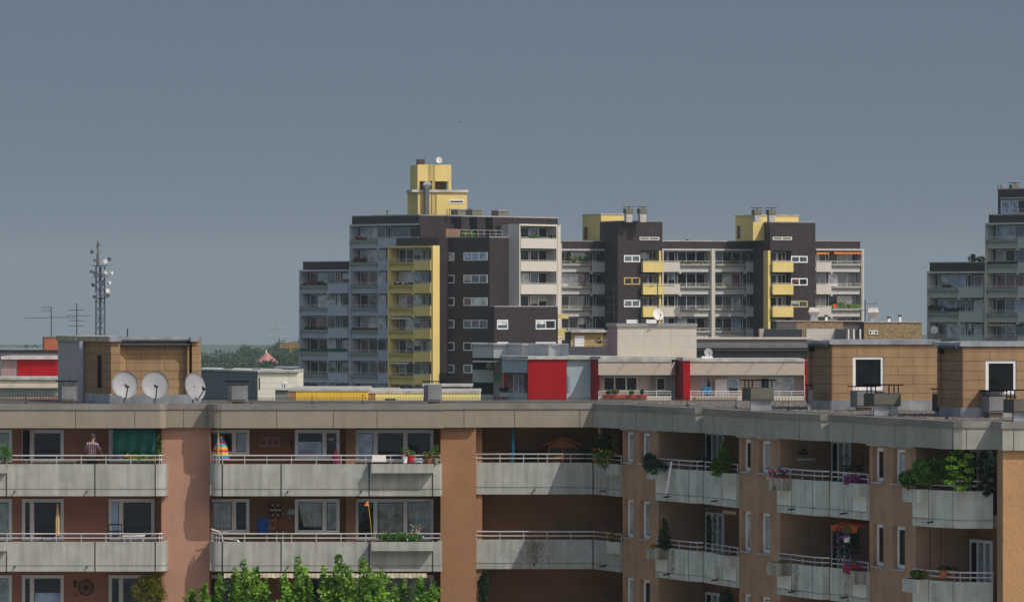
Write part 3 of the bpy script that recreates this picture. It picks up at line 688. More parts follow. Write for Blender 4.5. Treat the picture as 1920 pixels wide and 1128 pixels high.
# ================================================================ FAR BUILDINGS
def glass_pick(r, w=(5, 4, 2, .7)):
    return r.choices([g_dark, g_mid, g_pale, g_rose], w)[0]
def fwin(fr, x0, x1, z0, z1, y, n, parent, m=white, fw=.095, r=rng, wts=(5, 4, 3, .7), pane=None):
    mb = MB(fr); mb.box(x0, x1, y-.06, y, z1-fw, z1); mb.box(x0, x1, y-.06, y, z0, z0+fw)
    for i in range(n+1):
        c = x0+(x1-x0)*i/n; c = min(max(c, x0+fw/2), x1-fw/2); mb.box(c-fw/2, c+fw/2, y-.058+.004*(i % 2), y, z0+fw, z1-fw)
    wn = mb.build('window', m, parent)
    base = glass_pick(r, wts) if pane is None else pane
    for i in range(n):
        a = x0+(x1-x0)*i/n+fw*.4; b = x0+(x1-x0)*(i+1)/n-fw*.4; p_ = base if r.random() < .5 else glass_pick(r, wts)
        if pane is g_blk or (pane is not None and r.random() < .6): p_ = pane
        t_ = r.random()
        if t_ < .22 and pane is not g_blk:      # half-lowered blind
            zb_ = z1-fw-(z1-z0)*r.uniform(.2, .65); MB(fr).box(a, b, y-.034, y-.02, zb_, z1-fw).build('blind', r.choice((g_pale, g_sky, roofgrey, g_rose)), wn)
        MB(fr).box(a, b, y-.03, y-.015, z0+fw, z1-fw).build('pane', p_, wn)
    return wn
def rail_(fr, x0, x1, y, z, parent, h=.33, m=rail, n=None):
    mb = MB(fr); mb.box(x0, x1, y, y+.04, z+h-.045, z+h); mb.box(x0, x1, y+.005, y+.035, z+h*.45, z+h*.45+.03)
    n = n or max(2, int((x1-x0)/1.1))
    for i in range(n+1):
        c = x0+.03+(x1-x0-.06)*i/n; mb.box(c-.02, c+.02, y+.005, y+.035, z, z+h-.05)
    mb.build('railing', m, parent)
def ledge_half(b, fr, x0, x1, d, zb, paint, ledge, r, up=None, dep=1.5):
    MB(fr).box(x0, x1, d+.22, d+.34, zb, zb+.80).build('balcony_panel', paint, b)
    m = MB(fr); m.prism([(x0-.03, d-.02), (x0+.1, d-.14), (x1-.1, d-.14), (x1+.03, d-.02), (x1+.03, d+.34), (x0-.03, d+.34)], zb+.78, zb+1.06); m.build('flower_trough', ledge, b)
    rail_(fr, x0, x1, d+.05, zb+1.06, b, .34)
def flush_half(b, fr, x0, x1, d, zb, paint, dd=-.12):
    MB(fr).box(x0, x1, d+dd, d+dd+.12, zb, zb+1.22).build('balcony_panel', paint, b)
    rail_(fr, x0, x1, d+dd+.03, zb+1.22, b, .16)
def bay(b, fr, x0, xs, x1, d, zbs, ztop, paint, ledge, order='LF', dep=1.5, finm=None, wts=(5, 4, 2, .7), r=rng, flushpaint=None, fins=(1, 1), backm=navy, win2=True):
    """a column of loggias: slabs, side walls, ledge-type half and flush half on every storey"""
    finm = finm or paint; flushpaint = flushpaint or paint
    zlo = zbs[-1]-2.8
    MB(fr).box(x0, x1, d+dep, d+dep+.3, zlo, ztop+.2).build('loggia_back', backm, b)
    if fins[0]: MB(fr).box(x0-.16, x0, d-.02, d+dep+.3, zlo, ztop+.22).build('side_wall', finm, b)
    if fins[1]: MB(fr).box(x1, x1+.16, d-.02, d+dep+.3, zlo, ztop+.22).build('side_wall', finm, b)
    MB(fr).box(x0+.003, x1-.003, d-.05, d+dep, ztop, ztop+.22).build('top_band', paint, b)
    A = (x0, xs) if order[0] == 'L' else (xs, x1); B = (xs, x1) if order[0] == 'L' else (x0, xs)
    if order == 'F': A = None; B = (x0, x1)
    allz = list(zbs)
    for i, zb in enumerate(allz+[zbs[-1]-2.8]):
        last = i == len(allz)
        zc = (allz[i-1] if i else ztop)
        if not last: MB(fr).box(x0+.004, x1-.004, d+.35, d+dep-.003, zb+.02, zb+.2).build('floor_slab', paint, b)
        # windows
        zf = zb+.25; zt = zc-.12
        if A:
            fwin(fr, A[0]+.35 if order[0] == 'L' else A[0]+.15, A[1]-.1, zf, zt, d+dep-.01, 3, b, wts=wts, r=r)
            if win2:
                a, c = B
                if c-a > 2.2:
                    fwin(fr, a+.1, a+.75, zf, zt, d+dep-.012, 1, b, wts=(6, 2, 1, 0), r=r); fwin(fr, a+1.0, c-.1, zf+.85, zt-.1, d+dep-.012, 2, b, wts=(6, 2, 1, 0), r=r)
                else: fwin(fr, a+.1, c-.1, zf, zt, d+dep-.012, 2, b, wts=(6, 2, 1, 0), r=r)
            if not last: 
                MB(fr).box(xs-.12, xs+.12, d-.16, d+.5, zb-.22, zb+.06).build('bracket', paint, b)
        else:
            m = (B[0]+B[1])/2; fwin(fr, B[0]+.1, m-.1, zf, zt, d+dep-.01, 2, b, wts=wts, r=r); fwin(fr, m+.1, B[1]-.1, zf, zt, d+dep-.01, 2, b, wts=wts, r=r)
        if last: continue
        if A: ledge_half(b, fr, A[0]+.02, A[1]-.03, d, zb, paint, ledge, r)
        flush_half(b, fr, B[0]+.01, B[1]-.01, d, zb, flushpaint)
def blk(b, name, fr, x0, x1, d0, d1, z0, z1, m): return MB(fr).box(x0, x1, d0, d1, z0, z1).build(name, m, b)
def capline(b, fr, x0, x1, d0, d1, z, m=None, h=.12): return MB(fr).box(x0-.06, x1+.06, d0-.06, d1+.06, z, z+h).build('roof_cap', m or mat('cap_grey', (.33, .33, .35), rough=.6), b)

# ---------------- tower A: brown-tiled stepped block with grey, yellow and white balconies
A = thing('apartment_tower', 'tallest dark brown stepped tower with a yellow rooftop house, grey and yellow balconies', 'apartment building', (-15, 590, 0))
FA = Fr(560, 590, -42)
zA = [35.67-2.8*k for k in range(-2, 7)]        # 41.27 38.47 35.67 ...
rA = random.Random(11)
uL = [FA.u(p, 0) for p in (562.5, 616, 654)]
blk(A, 'wall', FA, uL[0]-.1, uL[2], 1.7, 11, 0, 38.9, dark_tile)
blk(A, 'wall', FA, FA.u(568, .45), uL[2]+.1, .45, 11, 38.70, 39.62, dark_tile); capline(A, FA, FA.u(568, .45), uL[2], .45, 11, 39.62)
bay(A, FA, *uL, 0, [z for z in zA if z < 36], 38.45, grey_p, grey_ledge, r=rA, wts=(4, 3, 5, 1))
# balconies peeping out on its left flank
for z in (29.4, 26.6, 23.8): blk(A, 'side_balcony', FA, uL[0]-.75, uL[0]-.17, 1.4, 4, z+.6, z+1.75, grey_p)
dM = -.5; uM = [FA.u(657, dM), FA.u(710, dM), FA.u(786, dM)]
blk(A, 'wall', FA, uM[0]-.1, uM[2], dM+1.7, 14, 0, 44.2, dark_tile)
blk(A, 'wall', FA, FA.u(660, .1), FA.u(786, .1), .1, 13.5, 44.30, 45.25, dark_tile)
bay(A, FA, *uM, dM, zA, 44.06, grey_p, grey_ledge, r=rA, fins=(1, 0), wts=(4, 3, 5, 1)); blk(A, 'wall', FA, uM[2]+.01, uM[2]+.2, dM-.02, 1.8, 0, 44.29, dark_tile)
dY = -2.6; uY = [FA.u(729, dY), FA.u(776, dY), FA.u(808.5, dY)]
blk(A, 'wall', FA, uY[0]-.1, uY[2]+.14, dY+1.75, 6, 0, 41.3, dark_tile)
MB(FA).box(uY[2]+.01, uY[2]+.30, dY-.02, dY+1.2, 0, 41.5).build('yellow_side_wall', yellow, A)
bay(A, FA, *uY, dY, [z for z in zA if z < 39], 41.25, yellow, mat('yellow_ledge', (.50, .37, .12), var=.08), r=rA, fins=(1, 0), backm=mat('loggia_yellow_back', (.22, .17, .07)))
blk(A, 'wall', FA, FA.u(743, -1.6), uY[2]+.2, -1.6, 6, 41.52, 42.44, dark_tile)
uD1 = FA.u(918, .2); uD0 = uY[2]+.02
blk(A, 'wall', FA, uD0, uD1, .2, 13, 0, 42.44, dark_tile)
capline(A, FA, uD0, uD1, .2, 13, 42.44)
MB(FA).box(uD0+.02, uD0+.28, -1.3, .2, 0, 42.43).build('wall', dark_tile, A)
# windows on the dark face
pA = [0]*5
for j, y in enumerate((473, 515, 557.5, 599.5, 641.5, 683.5)):
    za, zb = FA.z(y+15.5, (uD0+uD1)/2), FA.z(y, (uD0+uD1)/2)
    fwin(FA, FA.u(835, .2), FA.u(852, .2), za, zb, .2, 1, A, r=rA, pane=(g_pale, g_mid, g_dark, g_dark, g_dark, g_mid)[j])
    fwin(FA, FA.u(869.5, .2), FA.u(914, .2), za, zb, .2, 3, A, r=rA, pane=(g_sky, g_mid, g_pale, g_mid, g_dark, g_pale)[j])
# white-balconied return, facing right
dS = FA.d(955, uD1); uS = FA.u(975, dS); dE = FA.d(1043, uS)
blk(A, 'wall', FA, uD1-1, uS-1.9, dS, dE+1, 34.2, 44.04, dark_tile); blk(A, 'wall', FA, uD1-1, uS, dS-.15, dS-.0, 34.2, 44.05, mat('pale_grey_render', (.30, .30, .31), var=.05, tile=(30, 2.8, .02, (.1, .1, .1), (.3, .3, .31), 0.0)))
blk(A, 'wall', FA, uD1-1, uS-1.9, dS, dE+1, 0, 34.19, dark_tile); blk(A, 'roof', FA, uD1-1, uS, dS, dE+1, 43.96, 44.06, roofgrey)
FRr = FA.sub(uS, dS, 90)
bay(A, FRr, 0, 3, FRr.u(1043), -.02, [41.15, 38.35, 35.55], 43.9, cream_w, cream_w, order='F', r=rA, fins=(1, 1), wts=(4, 3, 1, 0))
blk(A, 'wall', FRr, FRr.u(1043)+.17, FRr.u(1050), -.1, 2.5, 0, 43.9, cream_w)
# upper storey with chimney shafts
uT = FA.u(786, .1)
FT = FA.sub(uT, .1, 90)
xe = FT.u(1046)
MB(FT).box(.01, xe, .0, 8, 44.31, 45.25).build('wall', dark_tile, A); MB(FT).box(1.9, xe, .0, 8, 30, 44.30).build('wall', dark_tile, A)
MB(FT).box(-.05, xe+.1, -.06, 8.05, 45.25, 45.42).build('roof_cap', mat('cap_grey', (.33, .33, .35)), A)
capline(A, FA, FA.u(660, .1), uT, .1, 8, 45.26)
for (p0, p1, zt) in ((846, 866, 45.2), (876, 893, 45.2), (905, 930, 45.2)):
    a = FT.u(p0, 0); MB(FT).box(a, a+1.5, -1.7, 0, 42.3, 45.2).build('chimney_shaft', dark_tile, A)
for (p0, p1, y) in ((853, 868, 396), (880, 899, 395), (929, 949, 396)):
    a = FT.u(p0, 1.5); c = FT.u(p1, 1.5); z = PZ(y, 590)
    c0 = MB(FT).box(a, c, 1, 2.2, 45.43, z).build('chimney', concdark, A); MB(FT).box(a-.1, c+.1, .9, 2.3, z, z+.12).build('chimney_cap', zinc, c0)
# low brown block in front
dV = -1.2; uV = FA.u(927, dV); uV0 = FA.u(918, dV); FV = FA.sub(uV, dV, 90); xV = FV.u(1046)
MB(FA).box(uV0, uV, dV, dV+xV, 0, FV.z(575, 0)).build('wall', dark_tile, A)
capline(A, FA, uV0, uV, dV, dV+xV, FV.z(575, 0))
for p0, p1, y0, y1, n in ((931.5, 952, 599.5, 617, 1), (1004, 1041, 599.5, 617, 2), (931.5, 952, 641, 660, 1), (1004, 1041, 641, 660, 2)):
    a, c = FV.u(p0), FV.u(p1); fwin(FV, a, c, FV.z(y1, (a+c)/2), FV.z(y0, (a+c)/2), -.002, n, A, r=rA, pane=g_sky if n == 1 else g_mid, fw=.12)
# terrace railing, screens and ladders
blk(A, 'terrace_screen', FT, FT.u(836, -3.6), FT.u(862, -3.6), -3.6, -3.5, 42.55, 43.6, mat('trellis_brown', (.22, .14, .10)))
rail_(FT, FT.u(862, -5), FT.u(953, -5), -5, 42.6, A, .9)
def ladder(fr, u, d, z0, z1, parent, w_=.5, m=darkmetal):
    mb = MB(fr); mb.box(u, u+.05, d, d+.05, z0, z1); mb.box(u+w_, u+w_+.05, d, d+.05, z0, z1)
    z = z0+.2
    while z < z1: mb.box(u, u+w_, d+.01, d+.04, z, z+.035); z += .3
    mb.build('ladder', m, parent)
ladder(FT, FT.u(838, -.5), -.5, 42.5, 46.1, A)
# yellow rooftop house
Yh = 600; FH = Fr(795, Yh-1.5, 12)
yt = thing('lift_house', 'pale yellow two-step lift house on top of the tallest brown tower', 'roof house', (FH.O.x, FH.O.y, 45.2))
hzf = lambda py: PZ(py, Yh)
MB(FH).prism([(FH.u(764, 4), 4), (FH.u(775, .0)+.6, 0), (FH.u(876), 0), (FH.u(876)+.0, 5), (FH.u(764, 5), 5)], 45.2, hzf(361)).build('wall', yellow, yt)
MB(FH).prism([(FH.u(762, 4), 4), (FH.u(772, -.2), -.25), (FH.u(878), -.25), (FH.u(878), 5.2), (FH.u(762, 5), 5.2)], hzf(361), hzf(356)).build('roof_cap', roofgrey, yt)
a, b_ = FH.u(783, .5), FH.u(846, .5); lo = hzf(356)
MB(FH).prism([(FH.u(772, 3.5), 3.5), (a, .5), (b_, .5), (b_, 5), (FH.u(772, 4), 5)], hzf(340), hzf(309)).build('wall', yellow, yt)
MB(FH).prism([(FH.u(772, 3.5), 3.5), (a, .5), (a+.25, .5), (a+.25, 5), (FH.u(772, 4), 5)], lo, hzf(340)-.002).build('wall', yellow, yt)
MB(FH).box(b_-.35, b_, .5, 1, lo, hzf(340)-.002).build('wall', yellow, yt); MB(FH).box(a+.26, b_-.36, 1.7, 3, lo, hzf(340)-.004).build('louvre', mat('dark_ochre', (.10, .06, .02)), yt)
MB(FH).box(FH.u(812), FH.u(817), .5, .9, lo, hzf(340)-.004).build('wall', yellow, yt)
ladder(FH, FH.u(809), -.12, 45.2, hzf(357), yt, .6, mat('ladder_olive', (.22, .20, .09))); ladder(FH, FH.u(807), .3, lo, hzf(307), yt, .6, mat('ladder_olive', (.22, .20, .09)))
fwin(FH, FH.u(842), FH.u(870), hzf(381.5), hzf(375), -.002, 1, yt, pane=g_blk, fw=.12)
dk = MB(FH); u0 = FH.u(797, -.6); dk.box(u0, u0+.55, -.7, -.15, 45.3, hzf(352)); dkk = dk.build('duct', asph, yt)
q = MB(FH); q.add([(u0-.3, -.9, hzf(347)), (u0+.85, -.9, hzf(347)), (u0+.85, .05, hzf(347)), (u0-.3, .05, hzf(347)), (u0, -.7, hzf(353)), (u0+.55, -.7, hzf(353)), (u0+.55, -.15, hzf(353)), (u0, -.15, hzf(353)), (u0, -.7, hzf(341)), (u0+.55, -.7, hzf(341)), (u0+.55, -.15, hzf(341)), (u0, -.15, hzf(341))],
    [(4, 5, 1, 0), (5, 6, 2, 1), (6, 7, 3, 2), (7, 4, 0, 3), (0, 1, 9, 8), (1, 2, 10, 9), (2, 3, 11, 10), (3, 0, 8, 11), (8, 9, 10, 11)]); q.build('duct_hood', mat('duct_hood_grey', (.32, .34, .35)), yt)
MB(FH).box(FH.u(783.5, 1), FH.u(796.5, 1), 1, 2, hzf(309), hzf(299)).build('chimney', mat('cowl_brown', (.08, .055, .045)), yt)
dish('small round white dish on top of the yellow lift house', 823.5, 300, Yh-.6, .42, 20, -10, hzf(309), m=dishw, n=14)

# ---------------- block B
B = thing('apartment_tower', 'long dark brown and white block with two brown stair towers, right of the tallest tower', 'apartment building', (20, 587, 0))
FB = Fr(1158, 583, 18); rB = random.Random(23)
zB = [38.37-2.8*k for k in range(5)]; ztB = 41.05
cw = mat('pale_block_paint', (.56, .56, .58), var=.07, streak=.12, streakcol=(.3, .3, .3)); cl = mat('concrete_trough', (.36, .37, .34), var=.1)
uf = lambda p, d=0: FB.u(p, d)
# bay 1 (behind the first tower)
d1 = 5.0; bay(B, FB, uf(1052, d1), uf(1109, d1), uf(1148, d1), d1, zB, ztB, cw, cl, r=rB, wts=(5, 4, 1, 0))
blk(B, 'side_wall', FB, uf(1045, d1), uf(1051, d1), d1-.5, d1+3, 0, 42, cream_w)
blk(B, 'wall', FB, uf(1050, d1+1.7), uf(1150, d1), d1+1.7, d1+9, 0, 41.2, dark_tile); blk(B, 'wall', FB, uf(1048, d1+.5), uf(1150, d1), d1+.5, d1+9, 41.27, 42.2, dark_tile)
capline(B, FB, uf(1048, d1+.5), uf(1150, d1), d1+.5, d1+9, 42.2)
def stair_tower(d, pA, pB, ytop, slit, wins, niche, strip, left_niche, dep):
    u0, u1 = uf(pA, d), uf(pB, d); n0, n1 = uf(niche[0], d), uf(niche[1], d)
    zt = PZ(ytop, FB.Y((u0+u1)/2, d)); zn = PZ(470, 585)
    blk(B, 'wall', FB, u0, u1, d, d+dep, zn, zt, dark_tile)
    if left_niche: blk(B, 'wall', FB, n1, u1, d+.0, d+dep, 0, zn-.002, dark_tile); blk(B, 'wall', FB, u0, n1-.001, d+1.4, d+dep, 0, zn-.003, dark_tile)
    else: blk(B, 'wall', FB, u0, n0, d, d+dep, 0, zn-.002, dark_tile); blk(B, 'wall', FB, n0+.001, u1, d+1.4, d+dep, 0, zn-.003, dark_tile)
    capline(B, FB, u0, u1, d, d+dep, zt)
    s0, s1 = uf(slit[0], d), uf(slit[1], d); fwin(FB, s0, s1, PZ(450, 585), PZ(444.5, 585), d-.002, 2, B, pane=g_blk)
    for i, (a, c, y0, y1) in enumerate(wins):
        fwin(FB, uf(a, d), uf(c, d), PZ(y1, 585), PZ(y0, 585), d-.002, 2, B, m=white if i != (1 if not left_niche else 2) else mat('ochre_frame', (.62, .45, .15)), pane=(g_mid, g_dark, g_mid)[i], fw=.13)
    for i, zb in enumerate(zB[:4]):
        MB(FB).box(n0, n1, d-.75, d-.62, zb-.04, zb+1.26).build('balcony_panel', yellow, B)
        MB(FB).box(n0, n0+.1, d-.62, d-.002, zb-.04, zb+1.26).build('balcony_side', yellow, B); MB(FB).box(n0+.101, n1-.01, d-.62, d+1.39, zb, zb+.2).build('floor_slab', cw, B)
        rail_(FB, n0, n1, d-.72, zb+1.26, B, .14)
        mid = (n0+n1)/2; fwin(FB, n0+.15, mid-.05, zb+.25, zb+2.5, d+1.38, 1, B, pane=glass_pick(rB, (5, 3, 0, 1))); fwin(FB, mid+.05, n1-.2, zb+.25, zb+2.5, d+1.38, 2, B, pane=glass_pick(rB, (5, 3, 0, 0)))
    sa, sb_ = uf(strip[0], d-.3), uf(strip[1], d-.3); MB(FB).box(sa, sb_, d-.3, d+1.3, 20, zn-.01).build('yellow_post', yellow, B)
stair_tower(0, 1158, 1242, 415.6, (1199, 1236), ((1169.7, 1200, 478.5, 491.5), (1169.7, 1200, 520, 533.5), (1169.7, 1200, 562, 575.5)), (1202, 1241), (1236, 1239.5), False, 6.8)
dT = -6.3
stair_tower(dT, 1444, 1529, 417.4, (1448.6, 1484.5), ((1483, 1514, 480, 492.5), (1483, 1514, 521.5, 535), (1483, 1514, 563.5, 576)), (1445, 1483.5), (1440, 1444.5), True, 7.2)
# bays 2 and 3 between the towers
bay(B, FB, uf(1242.5), uf(1273), uf(1329.5), -.35, zB, ztB, cw, cl, order='FL', r=rB, flushpaint=cream_w, wts=(5, 4, 1, 0), finm=cream_w)
blk(B, 'side_wall', FB, uf(1331.2), uf(1337), -.6, 1.4, 0, 41.3, cream_w)
bay(B, FB, uf(1339), uf(1396), uf(1437), -.35, zB, ztB, cw, cl, order='LF', r=rB, wts=(5, 4, 1, 0))
blk(B, 'wall', FB, uf(1242), uf(1440), 1.5, 8, 0, 41.2, dark_tile); blk(B, 'wall', FB, uf(1242)+.01, uf(1440), .2, 8, 41.28, 42.2, dark_tile)
capline(B, FB, uf(1243), uf(1440), .2, 8, 42.2, roofgrey)
bay(B, FB, uf(1530, dT), uf(1558.5, dT), uf(1615, dT), dT, zB, ztB, cw, cl, order='FL', r=rB, flushpaint=cream_w, finm=cream_w, wts=(5, 4, 1, 0), fins=(0, 1))
blk(B, 'side_wall', FB, uf(1616.5, dT), uf(1619.5, dT), dT-.1, dT+9, 0, 41.3, cream_w)
blk(B, 'wall', FB, uf(1529, dT)+.01, uf(1614, dT), dT+1.8, dT+9, 0, 41.2, dark_tile); blk(B, 'wall', FB, uf(1529, dT)+.01, uf(1613, dT+.4), dT+.4, dT+9, 41.28, 42.2, dark_tile)
capline(B, FB, uf(1529.5, dT), uf(1613, dT+.4), dT+.4, dT+9, 42.2)
# yellow lift houses
for (pl, pm, pr, yt_, Yc, lb, base) in ((1092, 1127, 1176, 402.5, 592, 'yellow lift house on the left stair tower of the long brown block', 42.3), (1379, 1412, 1497, 404.5, 584, 'yellow lift house with a railing on the right stair tower of the long brown block', 42.3)):
    t = thing('lift_house', lb, 'roof house', (PX(pm, Yc), Yc, base)); fr = Fr(pm, Yc, 18); zt = PZ(yt_, Yc)
    dl = fr.d(pl, 0); MB(fr).box(0, fr.u(pr), 0, dl, base, zt).build('wall', yellow, t); MB(fr).box(-.1, fr.u(pr)+.1, -.1, dl+.1, zt, zt+.14).build('roof_cap', roofgrey, t)
    fl = fr.sub(0, 0, -90); 
    MB(fr).box(-.04, .0, dl*.72, dl*.9, base+.3, base+1.9).build('door', mat('door_brown', (.14, .10, .09)), t)
def cowl(px0, px1, y0, y1, Y, zb, lb, m=concdark):
    fr = Fr((px0+px1)/2, Y, 18); w_ = (px1-px0)*Y/F; t = thing('roof_cowl', lb, 'roof vent', (fr.O.x, Y, zb))
    MB(fr).prism([(-w_/2, 0), (w_/2, 0), (w_/2, w_), (-w_/2, w_)], PZ(y1, Y), PZ(y0, Y)).build('cowl', m, t)
    MB(fr).box(-w_*.4, w_*.4, .1, w_*.9, zb, PZ(y1, Y)-.002).build('base', roofgrey, t)
    MB(fr).box(-w_*.6, w_*.6, -.1, w_*1.1, PZ(y0, Y)+.2, PZ(y0, Y)+.26).build('rain_plate', darkmetal, t); MB(fr).box(-.05, .05, .2, .3, PZ(y0, Y), PZ(y0, Y)+.2).build('rod', darkmetal, t)
cowl(1173, 1188, 391, 400, 582, 44.55, 'left concrete cowl of the pair on the left stair tower of the long block')
cowl(1199, 1214, 391, 400, 582, 44.55, 'right concrete cowl of the pair on the left stair tower of the long block')
cowl(1414, 1429, 393, 402, 577, 44.5, 'left concrete cowl of the pair on the right stair tower of the long block')
cowl(1441, 1456, 393, 402, 577, 44.5, 'right concrete cowl of the pair on the right stair tower of the long block')
# ---------------- tower C at the right edge
Cc = thing('apartment_tower', 'grey-green balconied tower in shade, cut by the right edge of the picture', 'apartment building', (PX(1800, 545), 545, 0))
FC = Fr(1739, 545, -42); rC = random.Random(5); zC = [35.05-2.83*k for k in range(4)]
bay(Cc, FC, FC.u(1740), FC.u(1798.5), FC.u(1845), 0, zC, 37.9, greenish, grey_ledge, r=rC, wts=(3, 5, 3, .3))
blk(Cc, 'wall', FC, FC.u(1739), FC.u(1846), 1.8, 12, 0, 38.1, dark_tile); blk(Cc, 'wall', FC, FC.u(1743, .4), FC.u(1847), .4, 12, 38.13, 39.1, dark_tile); capline(Cc, FC, FC.u(1743, .4), FC.u(1846), .4, 12, 39.1)
dC = -.6
bay(Cc, FC, FC.u(1849, dC), FC.u(1909, dC), FC.u(1955, dC), dC, [40.7, 37.87]+zC, 43.45, greenish, grey_ledge, r=rC, wts=(3, 5, 3, .8))
blk(Cc, 'wall', FC, FC.u(1847, dC), FC.u(1990), 1.3, 14, 0, 43.6, dark_tile); blk(Cc, 'wall', FC, FC.u(1854, .2), FC.u(1990), .2, 14, 43.7, 44.55, dark_tile); capline(Cc, FC, FC.u(1854, .2), FC.u(1990), .2, 14, 44.55)
blk(Cc, 'wall', FC, FC.u(1871, 2), FC.u(1990), 2, 10, 44.6, PZ(357.5, 545), dark_tile); capline(Cc, FC, FC.u(1871, 2), FC.u(1990), 2, 10, PZ(357.5, 545))
fwin(FC, FC.u(1877, 1.99), FC.u(1925, 1.99), 44.75, PZ(377, 545), 1.99, 3, Cc, pane=g_sky); rail_(FC, FC.u(1861, .3), FC.u(1990), .3, 44.68, Cc, .6)
MB(FC).box(FC.u(1874, 1), FC.u(1990), 1, 1.9, PZ(375, 545), PZ(372.5, 545)).build('awning', mat('awning_grey', (.4, .4, .4)), Cc)
for p in (1872.5, 1878, 1881.5): tag(MB().cyl((PX(p, 552), 552, PZ(358, 552)), (PX(p, 552), 552, PZ(345, 552)), .07).cyl((PX(p, 552), 551.8, PZ(354, 552)), (PX(p, 552), 551.8, PZ(346, 552)), .16, n=6).build('roof_aerial', zinc), 'slim grey aerial standing on the left end of the highest roof at the right edge', 'antenna', 'slim aerials on the right tower')
cowl(1897, 1911, 346, 354, 550, PZ(357.5, 550), 'dark cowl on the highest roof at the right edge of the picture')

# ================================================================ MIDDLE BUILDINGS
def bx(b, name, m, p0, p1, y0, y1, Y, dep=6, zlow=None):
    return MB().box(PX(p0, Y), PX(p1, Y), Y, Y+dep, PZ(y1, Y) if zlow is None else zlow, PZ(y0, Y)).build(name, m, b)
def zig(b, name, m, pts, y0, y1, dep=4, zlow=None, Yref=420):
    P = [(PX(p, Y), Y) for p, Y in pts]; mb = MB(); q = P + [(P[-1][0], P[-1][1]+dep), (P[0][0], P[0][1]+dep)]
    mb.prism(q, PZ(y1, Yref) if zlow is None else zlow, PZ(y0, Yref)); return mb.build(name, m, b)
def mwin(b, p0, p1, y0, y1, Y, n, pane=None, m=white, fw=.09):
    fr = Fr(p0, Y, 0); return fwin(fr, 0, PX(p1, Y)-PX(p0, Y), PZ(y1, Y), PZ(y0, Y), -.002, n, b, m=m, pane=pane, fw=fw)
YD = 420
D = thing('apartment_block', 'low red, grey and beige block with awning-like beige fascias behind the near roof', 'apartment building', (10, 425, 0))
grn = mat('pale_green_grey', (.47, .51, .51), var=.06)
# left stepped part
zig(D, 'fascia', grn, ((886, 431), (925, 429.2), (925.5, 428.8), (950, 428.6), (978, 426.4), (978.5, 426.2), (990, 426), (1028, 423.5), (1028.5, 423.3), (1051, 423), (1066, 422)), 647, 671, dep=6, Yref=428)
zig(D, 'roof_cap', roofgrey, ((885, 430.8), (925, 429), (925.5, 428.6), (950, 428.4), (978, 426.2), (978.5, 426), (990, 425.8), (1028, 423.3), (1051, 422.8), (1067, 421.8)), 644, 647, dep=6, Yref=428)
bx(D, 'wall', grn, 925.5, 942, 671.2, 0, 429.5, 6, 0)
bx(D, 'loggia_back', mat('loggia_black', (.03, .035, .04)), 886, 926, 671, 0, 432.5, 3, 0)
for y0, y1 in ((693, 716.5), (739, 762)): zig(D, 'balcony_panel', grn, ((886, 430.9), (925, 429.1)), y0, y1, dep=.2, Yref=430)
zig(D, 'fascia', slate, ((941, 424), (988.5, 421)), 675, 699, dep=3); zig(D, 'balcony_panel', slate, ((950, 423.8), (988.5, 421.2)), 737, 770, dep=.2)
bx(D, 'loggia_back', mauve, 945, 990, 699, 0, 424.5, 2, 0); mwin(D, 962, 982, 702, 737, 424.4, 2, g_sky)
bx(D, 'post', red, 945, 950, 699, 728, 423.9, .4); rail_(Fr(952, 423.3, -33), 0, 1.9, 0, PZ(737, 422), D, .35)
bx(D, 'flower_box', slate, 937, 958, 736, 743, 423.2, .5)
zig(D, 'red_wall', red, ((990, 420.9), (990.5, 420), (1062, 420)), 673.5, 0, dep=6, zlow=0)
zig(D, 'wall', slate, ((1062.5, 420.3), (1107, 420.3)), 673.5, 0, dep=6, zlow=0)
mwin(D, 1064.5, 1069.5, 702.5, 733, 420.29, 1, g_dark, m=slate)
zig(D, 'red_wall', red, ((1107.2, 420.25), (1124, 418.8)), 675, 0, dep=6, zlow=0)
zig(D, 'roof_cap', roofgrey, ((941, 423.6), (988, 420.6), (990, 419.8), (1107, 419.9), (1124, 418.4), (1126, 417.88), (1268, 417.88)), 667.5, 673.3, dep=8)
def beige_bay(p0, p1, seamf):
    bx(D, 'fascia', beige, p0, p1, 678, 702.7, 418, 1.8); bx(D, 'roof_cap', roofgrey, p0, p1, 672.5, 677.8, 417.9, 9)
    bx(D, 'balcony_panel', mat('cream_balcony', (.66, .62, .54), var=.05), p0, p1, 742, 775, 418.0, .2)
    bx(D, 'wall', pinkish, p0, p1, 702.9, 0, 420.4, 6, 0); rail_(Fr(p0, 418.05, 0), 0, (p1-p0)*418/F, 0, PZ(742, 418), D, .45, m=white)
    bx(D, 'balcony_floor', beige, p0+.2, p1-.2, 768, 771, 418.21, 2.1)
    for s_ in seamf:
        t = MB(); t.cyl((PX(s_, 418), 418, PZ(680, 418)), (PX(s_, 418), 417.35, PZ(679.5, 418)), .035); t.build('drain_spout', zinc, D)
beige_bay(1122, 1259, (1172, 1239)); beige_bay(1293.5, 1508.6, (1342, 1413, 1471))
zig(D, 'fascia', beige, ((1259.2, 418.3), (1267, 419.2)), 678, 702.7, dep=1)
bx(D, 'wall', mat('recess_grey', (.30, .30, .31)), 1220, 1266, 702.9, 0, 420.0, .4, 0); mwin(D, 1230, 1248, 707, 732, 419.98, 1, g_dark)
mwin(D, 1130.5, 1196, 705, 733, 420.38, 3, g_dark, fw=.13)
bx(D, 'flower_box', mat('flower_box_red', (.45, .07, .05)), 1131, 1213, 740, 746.5, 417.5, .45)
bx(D, 'flower_box', beige, 1303, 1384, 742.5, 748, 417.5, .45)
